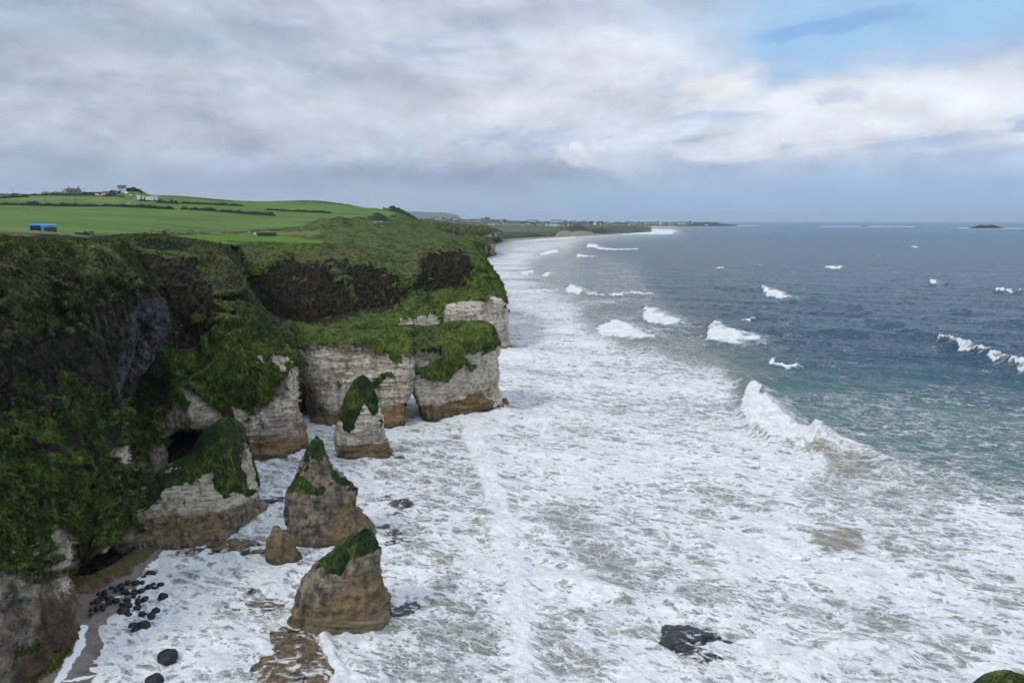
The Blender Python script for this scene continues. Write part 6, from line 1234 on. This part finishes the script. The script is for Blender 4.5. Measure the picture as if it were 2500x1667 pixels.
hedge([(-60, 490), (0, 492), (75, 494), (129, 496), (180, 500), (270, 505), (330, 508), (390, 509), (426, 511)], 560, 560, 2.6, 3.0, "longest dark hedge crossing below the pale field", seed=1); hedge([(441, 510), (500, 511), (570, 513), (600, 517), (639, 523), (670, 525)], 570, 540, 2.2, 2.6, "hedge continuing downhill from the long hedge", seed=2)
hedge([(381, 496), (405, 497), (429, 501)], 690, 680, 2.2, 2.6, "short hedge below the white villa", seed=3); hedge([(441, 501), (470, 502), (520, 505), (560, 507), (597, 509)], 690, 690, 2.2, 2.6, "straight hedge across the middle of the hill", seed=4); hedge([(649, 514), (681, 518), (700, 519.5), (750, 521.5), (812, 524.5)], 620, 610, 1.6, 2.2, "thin broken hedge on the right of the hill", seed=5)
hedge([(68, 481), (85, 478.5), (120, 478), (165, 478), (200, 478.5), (235, 479)], 800, 800, 2.0, 4.0, "thick tree hedge along the front of the farm", seed=6); hedge([(-60, 477.5), (0, 477.5), (40, 477), (70, 477.5)], 826, 826, 1.6, 3, "low hedge along the skyline beside the farm", seed=7); hedge([(0, 489), (25, 486), (70, 484)], 700, 760, 2.2, 3.5, "slanting hedge between the pale field and the green corner", seed=8); hedge([(335, 494), (350, 495), (372, 496.5), (395, 497.5)], 715, 715, 1.2, 1.8, "clipped garden hedge in front of the villa", seed=9); hedge([(250, 482), (275, 484), (305, 486)], 795, 780, 1.6, 3.0, "scrubby hedge below the black house", seed=10)
for i, (px, py, Y, w_, h, lab) in enumerate([(305, 478, 818, 9, 3.6, "dark bush at the end of the tree mound"), (318, 477, 816, 12, 4.6, "largest dark bush on the tree mound"), (330, 479, 812, 8, 3.0, "dark bush at the seaward end of the tree mound"), (341, 478, 815, 7, 2.0, "low scrub on the small pole mound"), (420, 490, 690, 4, 3.4, "round bush on the hill right of the villa"), (430, 496, 680, 5, 3.6, "bushy tree below the round hill bush"), (391, 490, 700, 5, 2.8, "garden bush beside the larger villa block"), (208, 474, 805, 10, 3.4, "rounded tree in front of the short tin shed"), (958, 513, 760, 9, 2.4, "dark scrub on the far hill crest"), (970, 514.5, 755, 9, 2.0, "second dark scrub on the far hill crest"), (938, 515, 770, 4, 2.0, "single small bush on the far hill crest")]):
    hedge([(px - w_ * FPX / Y / 2 * .8, py), (px, py), (px + w_ * FPX / Y / 2 * .8, py)], Y, Y, h, w_ * .7, lab, "bush", 'bush', 20 + i)

# bus on the coast road
def bus():
    M_B = simple("bus_blue", (.03, .20, .48), .35, .08, .5); M_B2 = simple("bus_light_blue", (.05, .36, .76), .3, .05, .5); M_BG = simple("bus_glass", (.030, .034, .036), .12, .2, .6)
    p = P(105, 551.5, 153); p[2] -= 2.60; r = empty("bus", p, math.radians(107.5))            # +x is forward, away from the viewpoint
    L, W_, H = 9.6, 2.5, 2.95
    n = 7; a = np.linspace(0, math.pi / 2, n); rr = .28; prof = [(-W_ / 2, .35), (W_ / 2, .35)] + [(W_ / 2 - rr + rr * math.cos(t), H - rr + rr * math.sin(t)) for t in a] + [(-W_ / 2 + rr - rr * math.sin(t), H - rr + rr * math.cos(t)) for t in a]
    m = len(prof); xs = (-L / 2, -L / 2 + .2, L / 2 - .25, L / 2); V = np.array([[x, y * (1 if 0 < k < 3 else .965), z if 0 < k < 3 else .35 + (z - .35) * .975] for k, x in enumerate(xs) for y, z in prof]); q = grid_quads(4, m, True)
    tri = [[0, i + 1, i] for i in range(1, m - 1)] + [[3 * m, 3 * m + i, 3 * m + i + 1] for i in range(1, m - 1)]
    mesh_from("body", V, q[:, ::-1], M_B2, None, False, np.array(tri), r)
    v, q = boxv((-L / 2 - .03, 0, 1.25), (.10, W_ * .80, 1.42)); v[4:, 1] *= .93; wn_ = part("rear_window", (v, q), M_BG, r)
    part("route_light", boxv((-L / 2 - .09, -.05, 1.50), (.06, .42, .14)), simple("amber_lamp", (.9, .2, .04), .4, .02, 1, 0, (1., .16, .03, 1.6)), wn_)
    for sgn in (-1, 1):
        part("side_window", boxv((.35, sgn * (W_ / 2 + .01), 1.15), (L - 1.3, .06, 1.12)), M_BG, r); part("side_panel", boxv((.5, sgn * (W_ / 2 + .012), 2.40), (3.4, .04, .30)), M_B, r)
        for x in (-2.6, 2.9):
            th = np.linspace(0, 2 * math.pi, 20, endpoint=False); w_ = np.stack([np.stack([x + .48 * np.cos(th) * k, np.full(20, sgn * (W_ / 2 + y)), .48 + .48 * np.sin(th) * k], 1) for k, y in ((1, -.28), (1, .02), (.55, .03), (.02, .0))]); part("wheel", (w_.reshape(-1, 3), grid_quads(4, 20, True)), M_DARK, r)
        part("tail_light", boxv((-L / 2 - .04, sgn * 1.0, .75), (.08, .22, .35)), M_RED, r)
    part("roof_unit", boxv((-1.9, 0, H - .02), (1.6, 1.5, .22)), M_B2, r); part("roof_unit", boxv((2.2, 0, H - .02), (1.2, 1.4, .18)), M_B2, r); part("bumper", boxv((-L / 2 - .06, 0, .4), (.14, W_ * .96, .28)), M_B, r)
    tag(r, "bright blue single deck bus driving away behind the grass bank", 'bus')
bus()
# walls, gate pillars, posts
def small(name, px, py, Y, parts, label, cat, group=None, rz=0.):
    r = empty(name, P(px, py, Y), rz)
    for nm, b_, mt in parts: part(nm, b_, mt, r)
    tag(r, label, cat, group); return r
small("stone_wall", 201, 574, 178, [("wall", boxv((0, 0, -1.0), (3.4, .5, 1.55)), M_WALL), ("coping", boxv((0, 0, .552), (3.45, .56, .10)), M_WALL)], "short dark stone wall by the roadside bank", 'wall')
small("gate_pillar", 209, 573, 179.5, [("shaft", boxv((0, 0, -1), (.62, .62, 1.75)), M_PILLAR), ("cap", boxv((0, 0, .752), (.72, .72, .14)), M_PILLAR)], "stone gate pillar standing behind the dark wall", 'pillar'); small("gate_pillar", 224.5, 575, 176, [("shaft", boxv((0, 0, -1), (.70, .70, 1.95)), M_PILLAR), ("cap", boxv((0, 0, .952), (.84, .84, .16)), M_PILLAR)], "stone gate pillar at the end of the dark wall", 'pillar')
small("stone_wall", 652, 573.6, 352, [("wall", boxv((0, 0, -1.0), (9.6, .5, 2.0)), M_WALL), ("coping", boxv((0, 0, 1.002), (9.7, .6, .12)), M_WALL)], "dark wall beyond the bright green field", 'wall'); small("sign_post", 609, 573, 350, [("post", boxv((0, 0, -.5), (.14, .14, 1.9)), M_POLE), ("board", boxv((0, -.10, .9), (.95, .06, .6)), M_PALE)], "grey sign on a post beyond the bright green field", 'sign'); small("salt_bin", 622, 571, 352, [("body", boxv((0, 0, -.4), (.9, .6, 1.0)), M_WHITE), ("lid", boxv((0, 0, .602), (.96, .66, .10)), M_PALE)], "small white bin by the far dark wall", 'bin')
for i in range(20):
    px = 404 + i * 19.2; py = np.interp(px, [404, 480, 600, 700, 790], [592, 595, 599.5, 601.5, 604.5]); Y = np.interp(px, [404, 480, 600, 790], [225, 258, 284, 288]); p = at(px, py, Y)
    o = part("fence_post", boxv((0, 0, -.3), (.13, .13, 1.45)), M_POLE, None); o.location = tuple(p); tag(o, "thin timber fence post along the cliff edge of the bright field", 'fence post', "fence posts along the cliff edge")
def car(px, py, Y, rz, label):
    r = empty("car", P(px, py, Y), rz); M_C = simple("pale_car_paint", (.42, .47, .55), .3, .05)
    v = np.array([[-2.1, .35], [2.1, .35], [2.1, .85], [1.2, .95], [.6, 1.45], [-1.2, 1.48], [-1.9, .95], [-2.1, .85]]); n = len(v); V = np.concatenate([np.stack([v[:, 0], np.full(n, s * .85), v[:, 1]], 1) for s in (-1, 1)])
    part("body", (V, np.array([[i, (i + 1) % n, n + (i + 1) % n, n + i] for i in range(n)])), M_C, r, np.array([[0, i, i + 1] for i in range(1, n - 1)] + [[n, n + i + 1, n + i] for i in range(1, n - 1)]))
    for s in (-1, 1): part("window", boxv((-.3, s * .86, .98), (1.7, .04, .36)), M_GLASS, r)
    for s in (-1, 1):
        for x in (-1.3, 1.3): part("wheel", boxv((x, s * .82, 0), (.62, .2, .62)), M_DARK, r)
    tag(r, label, 'car')
car(931, 556.8, 412, .1, "pale blue car on the coast road beside the mounds")
# ------------------------------------------------------------------ sea air
def haze():
    m = bpy.data.materials.new("sea_air"); m.use_nodes = True; t = m.node_tree; t.nodes.clear()
    v = t.nodes.new('ShaderNodeVolumePrincipled'); v.inputs['Color'].default_value = (.72, .86, 1.0, 1); v.inputs['Density'].default_value = 2.6e-5; v.inputs['Anisotropy'].default_value = .1
    o = t.nodes.new('ShaderNodeOutputMaterial'); t.links.new(v.outputs[0], o.inputs['Volume'])
    x0, x1, y0, y1, z0, z1 = -60000, 60000, -600, 45000, -9, 460
    V = np.array([[x, y, z] for z in (z0, z1) for y in (y0, y1) for x in (x0, x1)]); q = [[0, 2, 3, 1], [4, 5, 7, 6], [0, 1, 5, 4], [1, 3, 7, 5], [3, 2, 6, 7], [2, 0, 4, 6]]
    tag(mesh_from("haze", V, q, m, None, False), kind='stuff')
haze()
